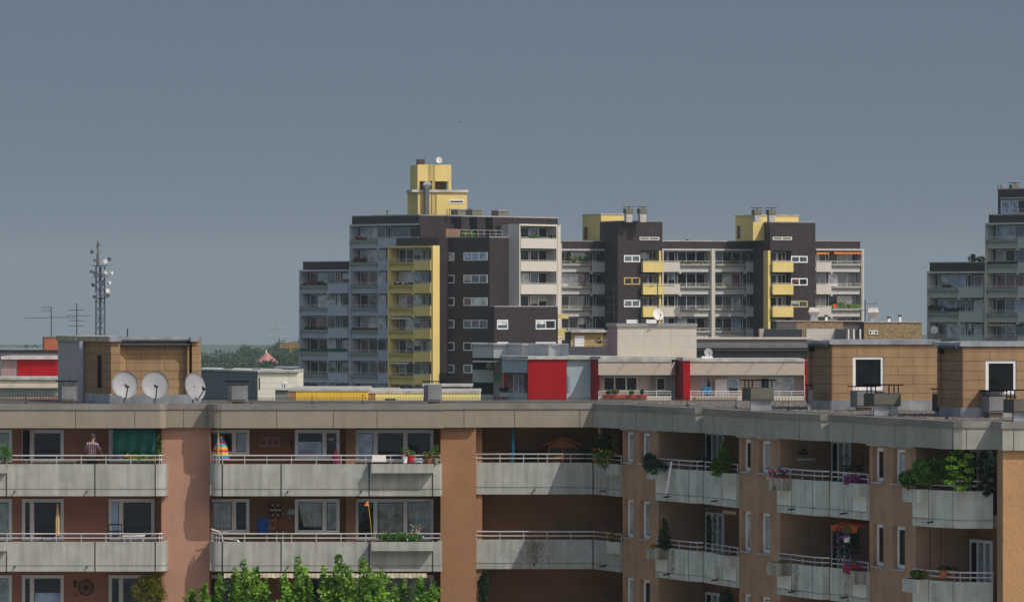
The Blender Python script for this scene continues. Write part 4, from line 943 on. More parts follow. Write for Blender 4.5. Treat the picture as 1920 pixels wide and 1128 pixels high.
zig(D, 'red_wall', red, ((1266, 420.6), (1281, 417.2), (1281.5, 417.1), (1294, 417.1)), 675.5, 0, dep=5, zlow=0)
zig(D, 'roof_cap', roofgrey, ((1265, 420.6), (1280.5, 417), (1294.5, 416.9)), 669, 675.2, dep=5)
zig(D, 'red_wall', red, ((1508.8, 418.3), (1524, 418.1)), 676, 0, dep=5, zlow=0)
mwin(D, 1314.6, 1334.5, 707, 733, 420.38, 2, g_sky); mwin(D, 1364.5, 1385, 707, 737, 420.38, 1, g_dark)
tag(MB().box(PX(1341, 419.5), PX(1363.5, 419.5), 419.5, 420.2, PZ(742, 419.5), PZ(710.5, 419.5)).box(PX(1345, 419.5), PX(1347, 419.5), 419.46, 419.5, PZ(730, 419.5), PZ(724, 419.5)).build('cabinet', white), 'tall white cabinet on the beige balcony, between the window and the door', 'cabinet')
mwin(D, 1425, 1442, 707, 740, 420.38, 1, g_sky); mwin(D, 1442.5, 1490, 706, 735, 420.37, 2, g_pale)
mb = MB(); mb.box(PX(1508, 418), PX(1509, 418), 418, 420.4, PZ(770, 418), PZ(703, 418)); mb.build('side_wall', pinkish, D)
bx(D, 'roof', rooffelt, 886, 1524, 676.5, 679, 426.0, 25)
# cream roof house
E = thing('roof_house', 'large cream panelled rooftop box with a grey cap, above the red and beige block', 'roof house', (PX(1230, 422), 424, 29))
FE = Fr(1157.6, 424, 0)
MB(FE).box(.003, FE.u(1306), 0, 8, PZ(680, 424), PZ(612, 424)).build('wall', cream, E)
zq = [(FE.u(1140, 3.0), 3.0), (-.0, .0), (0, 6), (FE.u(1140, 3), 6)]; MB(FE).prism(zq, PZ(680, 424), PZ(612, 424)).build('wall', mauve, E)
MB(FE).prism([(FE.u(1138, 3.0), 2.9), (-.1, -.15), (FE.u(1307.5), -.15), (FE.u(1307.5), 8), (FE.u(1138, 3), 8)], PZ(612, 424), PZ(606.5, 424)).build('roof_cap', mat('cap_grey2', (.30, .31, .33)), E)
for p0, p1 in ((1175, 1196), (1212, 1231)):
    tag(MB().prism([(PX(p0, 426), 426), (PX(p1, 426), 426), (PX(p1, 426), 427.5), (PX(p0, 426), 427.5)], PZ(606, 424), PZ(599, 426)).build('skylight', white), ('left' if p0 < 1200 else 'right') + ' white box skylight on the cream roof house', 'skylight', 'white skylights on the cream roof house')
dish('round cream satellite dish standing on the cream rooftop box', 1235, 588, 423.6, .56, 18, -12, PZ(606.4, 424), m=dishw, n=16)
dish('white satellite dish on the grey-green balcony at the left end of the red block', 917, 685.5, 428.5, .34, 30, -12, PZ(693, 428), m=dishw, n=14)
dish('grey satellite dish on a white box, before the long dark roof', 1328.5, 660.5, 424, .40, 12, -10, PZ(672, 424), n=14)
tag(MB().box(PX(1316, 423.9), PX(1336, 423.9), 423.4, 425, PZ(676, 424), PZ(667.5, 424)).build('roof_box', white), 'small white box carrying the grey dish behind the beige fascia', 'roof box')
# long grey roof building
G = thing('flat_roof_building', 'long flat grey building with dark ribbed parapet, behind the beige block', 'building', (PX(1400, 470), 474, 0))
gp = mat('ribbed_grey_parapet', (.20, .20, .215), var=.1, tile=(2.05, 30, .02, (.1, .1, .11), (.19, .19, .2), 0.0))
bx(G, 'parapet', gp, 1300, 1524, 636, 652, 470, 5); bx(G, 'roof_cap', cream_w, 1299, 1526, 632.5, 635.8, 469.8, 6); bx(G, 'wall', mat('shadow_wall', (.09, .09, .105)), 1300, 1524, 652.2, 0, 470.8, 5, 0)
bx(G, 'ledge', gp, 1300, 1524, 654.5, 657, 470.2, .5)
# pebble building
H = thing('flat_roof_building', 'pebble-dashed tan building with chimney pipes and metal ducts on its flat roof', 'building', (PX(1600, 500), 504, 0))
bx(H, 'wall', mat('dark_grey_wall', (.13, .11, .115)), 1456, 1493, 602.5, 0, 500, 8, 0); bx(H, 'wall', pebble, 1493.2, 1581, 602.5, 0, 500, 8, 0)
bx(H, 'wall', mat('dark_grey_wall', (.13, .11, .115)), 1581.2, 1620, 603, 0, 500.2, 8, 0); bx(H, 'wall', pebble, 1620.2, 1728.5, 604.5, 0, 499.5, 9, 0)
bx(H, 'roof_cap', mat('cap_pink', (.5, .44, .40)), 1455, 1620, 601, 602.4, 499.9, 9); bx(H, 'roof_cap', mat('cap_pink', (.5, .44, .4)), 1619.5, 1729.3, 603, 604.4, 499.4, 9)
mwin(H, 1629, 1645.5, 619, 626.5, 499.49, 3, g_dark, fw=.08)
bx(H, 'parapet', beige, 1424, 1432.5, 616, 640, 492.5, 2); zig(H, 'parapet', mat('shaded_parapet', (.27, .255, .245), tile=(1.4, 30, .02, (.15, .14, .13), (.27, .255, .245), 0.0)), ((1432.7, 492.6), (1504, 487)), 616.5, 640, dep=2, Yref=490)  # grey stretch is the beige parapet with shade put into its colour
bx(H, 'parapet', cream_w, 1512, 1565, 616.5, 640, 490, 2); zig(H, 'parapet', mat('shaded_parapet', (.27, .255, .245)), ((1565.2, 490.1), (1586, 488)), 616.5, 640, dep=2, Yref=490)
for p in (1590, 1600, 1612): bx(H, 'pillar', white, p, p+2.4, 617, 640, 496, .4)
def hood(p0, p1, y0, y1, ym, Y, lb):
    t = thing('duct_hood', lb, 'ventilation duct', (PX((p0+p1)/2, Y), Y, PZ(y1, Y))); a, b_ = PX(p0, Y), PX(p1, Y); w_ = (b_-a)
    MB().box(a+w_*.2, b_-w_*.15, Y, Y+1, PZ(y1, Y), PZ(ym, Y)).build('duct', zinc, t)
    za, zb, zc = PZ(ym, Y), PZ((y0+ym)/2+1, Y), PZ(y0, Y)
    q = MB(); L = [(a+w_*.2, b_-w_*.15, 0, 1, za), (a, b_, -.35, 1.3, zb), (a+w_*.12, b_-w_*.12, .2, 1.1, zc)]
    vs = []
    for l, r_, f_, k_, z in L: vs += [(l, Y+f_, z), (r_, Y+f_, z), (r_, Y+k_, z), (l, Y+k_, z)]
    fs = [(8, 9, 10, 11)]
    for j in (0, 4):
        for k in range(4): fs.append((j+k, j+(k+1) % 4, j+4+(k+1) % 4, j+4+k))
    q.add(vs, fs); q.build('hood', mat('white_hood', (.62, .6, .57), rough=.4, var=.15, streak=.4, streakcol=(.35, .17, .08)), t)
hood(1516, 1537, 576, 602, 591, 503, 'bright metal duct hood before the right end of the long brown block')
hood(1626, 1648, 576.5, 603, 592, 503, 'rust-stained metal duct hood against the sky on the pebble-dashed building')
for p, y0, yb, lb in ((1549, 590, 602, 'short white pipe with black cap in front of the long brown block'), (1666.5, 593, 604, 'smaller white pipe with black cap on the pebble-dashed roof'), (1687, 590, 604, 'larger white pipe with black cap on the pebble-dashed roof')):
    t = thing('roof_pipe', lb, 'chimney pipe', (PX(p, 502), 502, PZ(yb, 502))); MB().cyl((PX(p, 502), 502, PZ(yb, 502)), (PX(p, 502), 502, PZ(y0+2, 502)), .16, .13, n=8).build('pipe', white, t)
    MB().cyl((PX(p, 502), 502, PZ(y0+3, 502)), (PX(p, 502), 502, PZ(y0, 502)), .22, .18, n=8).build('pipe_cap', joint, t)
# little wooden penthouse and its building
I = thing('penthouse_block', 'dark low block carrying a small wooden penthouse with white roof edge', 'building', (PX(1100, 500), 505, 0))
bx(I, 'wall', mat('dark_parapet', (.09, .09, .11)), 1040, 1140, 650, 0, 480, 20, 0)
bx(I, 'penthouse_wall', mat('penthouse_shingle', (.50, .33, .13), tile=(1.0, .3, .02, (.25, .16, .06), (.5, .33, .13)), var=.08), 1071, 1130, 623, 652, 486, 6)
bx(I, 'penthouse_side', mat('pent_dark', (.12, .09, .07)), 1060, 1070.8, 622, 652, 486.5, 5); bx(I, 'penthouse_side', mat('pent_dark', (.12, .09, .07)), 1130.2, 1142, 622, 652, 486.5, 5)
bx(I, 'roof_cap', roofgrey, 1070, 1134, 617.5, 623, 485.5, 7); bx(I, 'roof_cap', roofgrey, 1058, 1141, 620, 622, 486.2, 7)
bx(I, 'door', white, 1077.5, 1095.5, 629, 650, 485.9, .1)
rail_(Fr(1070, 480.2, 0), 0, 4.0, 0, PZ(650, 480), I, .7)
bx(I, 'yellow_balcony', yellow, 1046.5, 1062, 616, 630, 560, 3); bx(I, 'yellow_balcony', yellow, 1046.5, 1066, 589, 597, 560, 3); bx(I, 'yellow_balcony', yellow, 1046.5, 1062, 633, 637, 560, 3)
# yellow low buildings behind the near roof
J = thing('flat_roof_building', 'low sun-yellow building with pale roof edge, just above the near roof', 'building', (PX(620, 330), 334, 0))
YJ = 330
bx(J, 'wall', sunny, 555, 687.5, 733, 0, YJ, 8, 0); bx(J, 'wall', mat('brown_corner', (.30, .18, .09)), 542, 554.8, 733, 0, YJ+.02, 8, 0)
bx(J, 'roof_cap', roofgrey, 541, 690, 727.5, 732.8, YJ-.06, 9)
K = thing('flat_roof_building', 'long lemon-yellow building with pale roof edge, left of the red block', 'building', (PX(800, 334), 338, 0))
bx(K, 'wall', lemon, 704, 900, 737, 0, YJ+4, 8, 0); bx(K, 'wall', mat('brown_corner', (.30, .18, .09)), 689, 703.8, 735, 0, YJ+4.02, 8, 0); bx(K, 'roof_cap', roofgrey, 688, 901, 732, 736.8, YJ+3.94, 9)
bx(K, 'recess', mat('recess_brown', (.28, .19, .15)), 828.5-20, 829-10, 738, 0, YJ+3.97, .1, 0); bx(K, 'opening', g_blk, 722, 742, 747, 760, YJ+3.96, .12)
bx(K, 'roof_cap', roofgrey, 792, 886, 721, 724.5, 352, 6); bx(K, 'roof_house', mat('roof_house_brown', (.28, .2, .18)), 795, 884, 724.7, 740, 353, 5)
bx(K, 'roof_cap', roofgrey, 600, 748, 728.5, 731.5, 345, 5)
# white board building
Lb = thing('flat_roof_building', 'building with grey boarded side and bright white boarded front, left of the tallest tower', 'building', (PX(480, 360), 366, 0))
fl_ = Fr(483, 360, 0)
MB(fl_).box(.003, fl_.u(559), 0, 9, 0, PZ(698, 360)).build('wall', whitebrick, Lb)
zig(Lb, 'wall', greyboard, ((372, 371), (482.9, 360.01)), 698, 0, dep=9, zlow=0, Yref=360)
zig(Lb, 'roof_cap', roofgrey, ((371, 370.8), (483, 359.8), (560, 359.8)), 694.5, 697.8, dep=9, Yref=360)
mwin(Lb, 531, 541, 717, 730, 359.99, 2, g_dark, fw=.08); bx(Lb, 'slot', g_blk, 485.5, 487.5, 707, 730, 359.97, .05)
bx(Lb, 'lean_to', mat('leanto', (.2, .22, .22)), 516, 542, 731, 760, 345, 6); bx(Lb, 'roof_cap', roofgrey, 514, 543, 729.5, 731, 344.8, 7)
for i, (p0, p1) in enumerate(((418, 437), (472, 487), (528, 551))):
    t = thing('roof_outlet', ('leftmost', 'middle', 'rightmost')[i]+' of the three flat outlets on the roof of the white boarded building', 'roof vent', (PX(p0, 366), 366, PZ(695, 366)), 'flat roof outlets'); y_ = 689 if i == 0 else 691.5
    MB().box(PX(p0, 366), PX(p1, 366), 366, 367.2, PZ(y_+1.2, 366), PZ(y_, 366)).build('lid', darkmetal, t); MB().box(PX(p0+4, 366), PX(p1-1, 366), 366.1, 367, PZ(696, 366), PZ(y_+1.2, 366)-.002).build('box', white, t)
# dark flat building behind it
M_ = thing('flat_roof_building', 'dark flat shed roof peeping over the white boarded building beside the tower', 'building', (PX(540, 700), 703, 0))
bx(M_, 'wall', mat('dark_shed', (.10, .11, .14)), 515, 562, 690, 0, 700, 10, 0); bx(M_, 'roof_cap', zinc, 514, 563, 688, 690, 699.8, 11)
# far left red building
N_ = thing('apartment_block', 'low block at the left edge with red panels under a mauve-grey roof band', 'apartment building', (PX(50, 430), 433, 0))
bx(N_, 'roof_band', mat('purple_grey', (.15, .14, .17), var=.08), -60, 112, 656, 672, 445, 10); bx(N_, 'roof_cap', zinc, -60, 112, 653.5, 655.8, 444.8, 11)
bx(N_, 'red_wall', red, 33, 107, 674, 0, 430, 8, 0); bx(N_, 'wall', mauve, 2, 32.8, 674, 0, 430.1, 8, 0); bx(N_, 'wall', slate, -60, 1.8, 680, 0, 430.3, 8, 0); bx(N_, 'roof_cap', roofgrey, 2, 110, 667.5, 673.3, 429.6, 9)
bx(N_, 'roof_cap', roofgrey, -60, 112, 707, 711.5, 422, 9); bx(N_, 'fascia', mat('cream_fascia', (.64, .58, .48), var=.04), -60, 112, 712, 726.5, 422.2, 2); bx(N_, 'glazing', mat('blue_glazing', (.24, .31, .34), rough=.3), -60, 112, 728, 741, 423, 1); bx(N_, 'rail', white, -60, 112, 726.7, 728, 422.5, .3)
bx(N_, 'tile_course', mat('clay_tiles', (.38, .33, .28), tile=(.25, 1, .05, (.1, .09, .08), (.42, .36, .3), 0.0)), -60, 112, 743, 748, 421.9, 1.5)
for p in (28, 84): MB().cyl((PX(p, 422), 422.2, PZ(712.5, 422)), (PX(p, 422), 421.5, PZ(712.2, 422)), .04).build('drain_spout', zinc, N_)
ch = thing('chimney_box', 'square brick-red chimney block with an aerial on it, left of the stair house', 'chimney', (PX(94, 440), 440, PZ(656, 440)))
MB(Fr(94, 440, 0)).box(-.55, .8, 0, 1.4, PZ(656, 440), PZ(632.5, 440)).build('body', brick, ch); MB(Fr(94, 440, 0)).box(-.72, -.552, .05, 1.3, PZ(656, 440), PZ(632.5, 440)).build('side', mat('brick_dark', (.16, .07, .05)), ch); MB(Fr(94, 440, 0)).box(-.76, .85, -.06, 1.46, PZ(632.5, 440), PZ(631, 440)).build('coping', concdark, ch)
# ---------------- aerials
def yagi(px, ytop, ybot, Y, bars, lb, name='tv_aerial', wind=0):
    x = PX(px, Y); t = thing(name, lb, 'antenna', (x, Y, PZ(ybot, Y)))
    MB().cyl((x, Y, PZ(ybot, Y)), (x, Y, PZ(ytop, Y)), .045*Y/440).build('mast', darkmetal, t)
    for (a, b, y, v) in bars:
        m = MB().cyl((PX(a, Y), Y-.06, PZ(y, Y)), (PX(b, Y), Y-.06, PZ(y, Y)), .028*Y/440)
        n = max(2, int((b-a)/6))
        for i in range(n+1):
            xx = PX(a+(b-a)*i/n, Y); m.cyl((xx, Y-.5, PZ(y, Y)+.0), (xx, Y+.5, PZ(y, Y)+.0), .012, n=4) if v else m.cyl((xx, Y-.4*Y/440, PZ(y, Y)), (xx, Y+.4*Y/440, PZ(y, Y)), .014*Y/440, n=4)
        m.build('boom', darkmetal, t)
    return t
yagi(96, 575, 631, 440, ((46, 93, 596, 0), (97, 141, 595, 0), (78, 95, 582, 0), (79, 95, 576, 0)), 'tall aerial with long crossbars on the brick-red chimney block')
yagi(144, 569, 632, 185, ((128, 157, 581, 0), (124, 169, 591.5, 0), (131, 159, 601, 0), (128, 157, 611, 0)), 'slender aerial with four short crossbars above the left stair house roof')
yagi(1151, 537, 606, 424, ((1137, 1174, 541, 0), (1129, 1186, 558, 0), (1140, 1172, 571, 0), (1133, 1150, 585, 0)), 'pale aerial with crossbars standing left on the cream rooftop box')
yagi(1233, 521, 578, 424.5, ((1205, 1265, 518+18, 0), (1216, 1250, 559, 0)), 'thin aerial with two crossbars behind the cream satellite dish')
yagi(1622, 561, 604, 503, ((1610, 1622, 581, 0), (1623, 1646, 569, 0)), 'thin aerial beside the rust-stained duct hood')
yagi(857, 395, 404, 598, ((852, 862, 396, 0),), 'tiny ladder-like aerial at the foot of the yellow lift house')
yagi(726, 394, 406, 590, ((722, 731, 395, 0),), 'small frame aerial on the brown roof left of the yellow lift house')
# ---------------- radio mast
YM = 900; k = YM/F
ms = thing('radio_mast', 'tall lattice radio mast with many dish antennas, rising behind the left stair house', 'radio mast', (PX(190, YM), YM, 0))
steel = mat('mast_steel', (.08, .10, .15), rough=.6, var=.2)
for (p, yt_) in ((183.5, 500), (192.5, 500)):
    m = MB(); 
    for dx in (-.5, .5):
        for dy in (-.5, .5): m.cyl((PX(p, YM)+dx*.9, YM+dy*.9, 0), (PX(p, YM)+dx*.7, YM+dy*.7, PZ(yt_, YM)), .17, n=4)
    z = 20.0; s_ = 1
    while z < PZ(yt_, YM)-1.3:
        m.cyl((PX(p, YM)-.4*s_, YM-.4, z), (PX(p, YM)+.4*s_, YM-.4, z+1.3), .06, n=4); m.cyl((PX(p, YM)+.4, YM-.4*s_, z), (PX(p, YM)+.4, YM+.4*s_, z+1.3), .06, n=4); z += 1.3; s_ = -s_
    m.build('lattice_leg', steel, ms)
m = MB()
for y in (515, 528, 545, 560, 580, 597, 614): m.box(PX(183, YM), PX(193, YM), YM-.2, YM+.2, PZ(y, YM)-.1, PZ(y, YM)+.1)
m.build('cross_bracing', steel, ms)
for y, a, b in ((497.5, 174, 202), (518, 174, 203), (558, 178, 200)):
    MB().box(PX(a, YM), PX(b, YM), YM-1, YM+1, PZ(y, YM)-.12, PZ(y, YM)+.05).build('platform', steel, ms)
m = MB().cyl((PX(183.5, YM), YM, PZ(500, YM)), (PX(183.5, YM), YM, PZ(452, YM)), .32, .18, n=6); m.build('top_pole', mat('mast_dark', (.13, .11, .14)), ms)
for i, (p, y, r_, yaw) in enumerate(((198, 490, .62, 15), (204, 486, .5, 60), (176, 472, .5, -60), (175, 509, .4, -60), (181, 512, .6, -10), (208, 512, .45, 50), (199, 511, .45, 10), (192, 531, .85, 0), (204, 530, .42, 50), (178, 534, .5, -40), (201, 545, .6, 30), (180, 556, .45, -30), (198, 553, .4, 20), (203, 554, .35, 40), (181, 488, .3, -40), (186, 459, .3, 10))):
    ax = Vector((math.sin(R(yaw)), -math.cos(R(yaw)), 0)); c = Vector((PX(p, YM), YM-1.2, PZ(y, YM)))
    r_ *= .72; d = MB().cyl(c, c+ax*.5, r_*.9, r_, n=12).build('dish_antenna', dishw if i in (0, 5, 8, 10, 6) else steel, ms)
for p, y0, y1 in ((182, 460, 475), (197, 505, 520), (203, 548, 558), (180, 548, 562), (186, 457, 468)):
    MB().box(PX(p, YM)-.15, PX(p, YM)+.15, YM-1.3, YM-1, PZ(y1, YM), PZ(y0, YM)).build('panel_antenna', dishm, ms)
# ---------------- far landscape: pylon, pink roof, orange crane, wood
YP_ = 2250; pyl = thing('power_pylon', 'grey lattice power pylon rising from the far trees', 'pylon', (PX(520, YP_), YP_, 0))
pc = mat('pylon_grey', (.36, .40, .43)); mtr = lambda px: PX(px, YP_)
m = MB()
for s_ in (-1, 1):
    m.cyl((mtr(520)+s_*3.2, YP_, 0), (mtr(520)+s_*.5, YP_, PZ(603, YP_)), .17, n=4)
    z = 0
zz = 4.0; s_ = 1
while zz < PZ(606, YP_):
    f0 = 1-zz/PZ(603, YP_); w0_ = .5+2.7*f0; m.cyl((mtr(520)-s_*w0_, YP_, zz), (mtr(520)+s_*w0_*.93, YP_, zz+2.2), .16, n=4); zz += 2.2; s_ = -s_
m.build('lattice_tower', pc, pyl)
for y, h in ((616, 16), (632, 21)):
    a = MB(); a.cyl((mtr(520-h), YP_, PZ(y, YP_)), (mtr(520+h), YP_, PZ(y, YP_)), .22, n=4); a.cyl((mtr(520-h), YP_, PZ(y, YP_)), (mtr(520), YP_, PZ(y-4, YP_)), .18, n=4); a.cyl((mtr(520+h), YP_, PZ(y, YP_)), (mtr(520), YP_, PZ(y-4, YP_)), .18, n=4); a.build('cross_arm', pc, pyl)
YR = 1500; pk = thing('pavilion', 'eight-sided pink tent-shaped roof with finial among the far trees', 'pavilion', (PX(500, YR), YR, 0))
m = MB(); r_ = 24*YR/F; m.lathe((PX(500.5, YR), YR, PZ(680, YR)), [(r_, 0), (r_*.55, (680-671.5)*YR/F), (r_*.22, (680-664)*YR/F), (.15, (680-660)*YR/F)], n=8); m.build('roof', mat('pink_roof', (.46, .20, .19), rough=.6, var=.06), pk)
MB().cyl((PX(499, YR), YR, PZ(662, YR)), (PX(499, YR), YR, PZ(655, YR)), .35, .12).build('finial', dishw, pk); m = MB().lathe((PX(500.5, YR), YR, 0), [(r_*.9, 0), (r_*.9, PZ(680, YR))], n=8); m.build('wall', pinkish, pk)
YO = 1700; cr = thing('crane_jib', 'orange lattice crane jib lying before the far wood, beside the tower', 'crane', (PX(540, YO), YO, 0))
m = MB(); oc = mat('crane_orange', (.50, .20, .05))
for y in (644, 651.5): m.cyl((PX(524 if y > 650 else 527, YO), YO, PZ(y, YO)), (PX(562, YO), YO, PZ(y, YO)), .13, n=4)
for i in range(8): m.cyl((PX(525+i*4.6, YO), YO, PZ(651.5, YO)), (PX(527.3+i*4.6, YO), YO, PZ(644, YO)), .10, n=4); m.cyl((PX(527.3+i*4.6, YO), YO, PZ(644, YO)), (PX(529.6+i*4.6, YO), YO, PZ(651.5, YO)), .10, n=4)
m.build('jib', oc, cr); MB().cyl((PX(545, YO), YO+.5, 0), (PX(545, YO), YO+.5, PZ(648, YO)), .5).build('tower', oc, cr)
# the wood
def crown(mb, c, r, n, size, rg):
    for _ in range(5):
        o = Vector((rg.uniform(-.45, .45)*r[0], rg.uniform(-.45, .45)*r[1], rg.uniform(-.3, .35)*r[2]))
        mb.leaves(Vector(c)+o, (r[0]*.62, r[1]*.62, r[2]*.6), n//5, size, rg, shell=.25, narrow=.9)
rw = random.Random(3); wd = MB()
prof = [(370, 657), (400, 657), (420, 652), (440, 655), (455, 643), (465, 643), (480, 642), (495, 647), (505, 641), (520, 634), (540, 632), (560, 634), (600, 634)]
def topy(px):
    for (a, ya), (b, yb) in zip(prof, prof[1:]):
        if a <= px <= b: return ya+(yb-ya)*(px-a)/(b-a)
    return 655
for px in range(366, 620, 6):
    for lay in range(4):
        Y = (2000, 1750, 1560, 1420)[lay]; y = topy(px)+(0, 9, 18, 27)[lay]+rw.uniform(-2, 4)
        if lay == 3 and px > 515: y += 6
        z = PZ(y, Y); rz = rw.uniform(5, 7); crown(wd, (PX(px+rw.uniform(-3, 3), Y), Y+rw.uniform(-40, 40), z-rz), (rw.uniform(3.6, 5.5), 5, rz), 240, 1.1, rw)
for px in range(366, 1500, 9):      # mostly hidden by the houses
    if 560 < px: wd.leaves((PX(px, 1900), 1900+rw.uniform(-60, 60), 8), (9, 9, 8), 60, 3, rw, narrow=.9)
for px in range(-40, 370, 5):
    Y = 2300; y = 652-(9*math.exp(-((px-42)/18)**2))+rw.uniform(-1, 1.5)
    crown(wd, (PX(px, Y), Y+rw.uniform(-40, 40), PZ(y, Y)-6), (6, 6, 6), 150, 1.4, rw)
for px in range(480, 530, 5): crown(wd, (PX(px, 1400), 1400, PZ(683+rw.uniform(-1, 2), 1400)-3), (4, 4, 3.5), 200, .8, rw)
tag(wd.build('distant_wood', lf_far), 'hazy green wood spread along the horizon at the left', 'wood', kind='stuff')
hl_ = MB(); 
for i in range(60):
    x0 = -1100+i*40; n_ = 10
pts = []; r7 = random.Random(8)
for i in range(81): pts.append((-1500+i*40, 5000, 10+18*math.sin(i*.21)*math.sin(i*.07+1)))
vs = []; fs = []
for (x, y, h) in pts:
    vs += [(x, 4400, -60), (x, 4700, max(-12, h-24)), (x, 5200, max(-8, h-20)), (x, 5600, -90)]
for i in range(80):
    for q in range(3): fs.append((4*i+q, 4*i+4+q, 4*i+5+q, 4*i+1+q))
hl_.add(vs, fs); structure('hills', hl_, mat('hill_green', (.06, .10, .06), var=.3, vscale=.01))
# ================================================================ THINGS ON THE BALCONIES
rs = random.Random(77)
def P3(px, py, Y): return Vector((PX(px, Y), Y, PZ(py, Y)))
def plant(name, label, cat, px, py0, py1, Y, wpx, m, base=None, n=500, size=.09, shape='bush', flowers=None, group=None, nfl=60, stem=True, depth=None, narrow=.5, shell=.35):
    """leafy plant between photo rows py0 (top) and py1 (foot)"""
    c = P3(px, (py0+py1)/2, Y); rx = wpx/2*Y/F; rz = (py1-py0)/2*Y/F; dp = depth or min(rx, .45)
    zb = base if base is not None else PZ(py1, Y)
    t = thing(name, label, cat, (c.x, Y, zb), group)
    mb = MB()
    if shape == 'bush':
        mb.leaves(c, (rx*.8, dp, rz*.85), n//2, size, rs, shell=shell, narrow=narrow)
        for _ in range(6): mb.leaves(c+Vector((rs.uniform(-.6, .6)*rx, rs.uniform(-.4, .4)*dp, rs.uniform(-.5, .6)*rz)), (rx*.42, dp*.6, rz*.42), n//12, size, rs, shell=.3, narrow=narrow)
    elif shape == 'cone':
        for k in range(9):
            f = k/8; rr = rx*(1-f**1.6)*.95+.05; mb.leaves(c+Vector((rs.uniform(-.04, .04), 0, -rz+2*rz*f)), (rr, min(rr, dp+.1), rz*.16), int(n/9*(1.25-f)), size, rs, shell=.3, narrow=narrow, up=.8)
    elif shape == 'vine':
        for k in range(14):
            f = k/13; x_ = c.x+rx*math.sin(k*2.4)*.7; mb.leaves(Vector((x_, Y+rs.uniform(-.1, .1), c.z-rz+2*rz*f)), (rx*.45, dp*.4, rz*.14), n//14, size, rs, shell=.8, narrow=narrow)
    fo = mb.build('foliage', m, t)
    if stem: MB().cyl((c.x, Y, zb), (c.x, Y, c.z+rz*.3), .025, .012).build('stem', bark, t)
    for fm in (flowers or []):
        q = MB()
        for _ in range(nfl):
            p = c+Vector((rs.uniform(-.95, .95)*rx, -dp*rs.uniform(.3, 1), rs.uniform(-.8, 1)*rz)); r_ = rs.uniform(.012, .032)
            a = rs.random()*3
            q.add([p+Vector((r_*math.cos(a), 0, r_*math.sin(a))), p+Vector((-r_*math.sin(a), -.02, r_*math.cos(a))), p-Vector((r_*math.cos(a), 0, r_*math.sin(a))), p-Vector((-r_*math.sin(a), .02, r_*math.cos(a)))], [(0, 1, 2, 3)])
        q.build('flowers', fm, t)
    return t
def fbox(label, p0, p1, y0, y1, Y, m=conc, dep=.42, group=None):
    t = MB().prism([(PX(p0, Y), Y-dep), (PX(p1, Y), Y-dep), (PX(p1, Y), Y-.004), (PX(p0, Y), Y-.004)], PZ(y1, Y), PZ(y0, Y)).build('flower_box', m, NB)
    MB().box(PX(p0, Y)+.06, PX(p1, Y)-.06, Y-dep+.06, Y-.06, PZ(y0, Y)-.05, PZ(y0, Y)+.004).build('soil', mat('soil', (.05, .035, .025)), t)
    return t
# concrete boxes of the left wing
for k in (0, 1, 2):
    dy = (0, 145.5, 291)[k]
    fbox('', 697, 813, 868.5+dy, 885.5+dy, YF, conc); fbox('', -60, 13, 869+dy, 886+dy, YF, conc)
def wbox(pa, pb, px0, px1, k, m, off=.4):
    """box hung on the outer face of a wing balcony"""
    a = Vector(WP[pa]); b = Vector(WP[pb]); d = (b-a).normalized(); n_ = Vector((d.y, -d.x)); pl = [WP[pa], WP[pb]]
    kx = (px1-HX)/F       # near end: outer corner seen at px1
    fr = Fr(0, a.y, math.degrees(math.atan2(d.y, d.x)), X=a.x)
    u1 = fr.u(px1, 0); u0 = max(.02, fr.u(px0, -off)) if px0 is not None else .02
    zt = zrow(k, 'top')+.02
    t = MB(fr).box(u0, u1, -off, -.004, zt-.42, zt).build('flower_box', m, NB)
    MB(fr).box(u0+.06, u1-.06, -off+.06, -.06, zt-.02, zt+.006).build('soil', mat('soil', (.05, .035, .025)), t)
    return fr, u0, u1, zt
for k in range(3):
    wbox(1229, 1291, 1212, 1253, k, conc_wing if k != 1 else conc_moss); wbox(1457, 1524, 1438, 1483, k, conc_moss); wbox(1711, 1741, 1692, 1741, k, conc_wing)
    wbox(1319, 1380, 1338, 1380, k, conc_wing, .3); wbox(1598, 1624, 1580, 1624, k, conc_moss if k else conc_wing, .3); wbox(1113, 1162, 1137, 1161.5, k, conc_wing, .25)
# moss stains on the panels (real stains of lichen under the boxes)
lich = mat('lichen', (.27, .24, .18), var=.5, vscale=6); lich2 = mat('rust_lichen', (.30, .19, .07), var=.4, vscale=6)
def stain(px0, px1, y0, y1, a, b, m, n, parent=NB):
    A_, B_ = Vector(WP[a]) if not isinstance(a, tuple) else Vector(a), Vector(WP[b]) if not isinstance(b, tuple) else Vector(b); d = (B_-A_).normalized(); fr = Fr(0, A_.y, math.degrees(math.atan2(d.y, d.x)), X=A_.x)
    q = MB(fr)
    for _ in range(n):
        px = min(max(rs.gauss((px0+px1)/2, (px1-px0)/4), px0-3), px1+3); u = fr.u(px, -.004); z = PZ(rs.uniform(y0, y1), fr.Y(u)); s_ = rs.uniform(.006, .020)
        q.add([(u-s_, -.0045, z), (u, -.0045, z-s_*1.3), (u+s_*.8, -.0045, z), (u, -.0045, z+s_)], [(0, 1, 2, 3)])
    o = q.build('lichen_stain', m, parent); return o
stain(975, 1032, 1014, 1054, (X(893, Y3), Y3), 1113, lich, 900); stain(996, 1010, 1014, 1054, (X(893, Y3), Y3), 1113, lich2, 120)
stain(1256, 1267, 1030, 1073, 1229, 1291, lich2, 320); stain(1340, 1349, 1060, 1086, 1319, 1380, lich2, 110); stain(1484, 1500, 1056, 1115, 1457, 1524, lich, 520); stain(1581, 1596, 1078, 1128, 1556, 1598, lich, 420)
stain(1747, 1757, 1092, 1128, 1741, 1788, lich, 120)
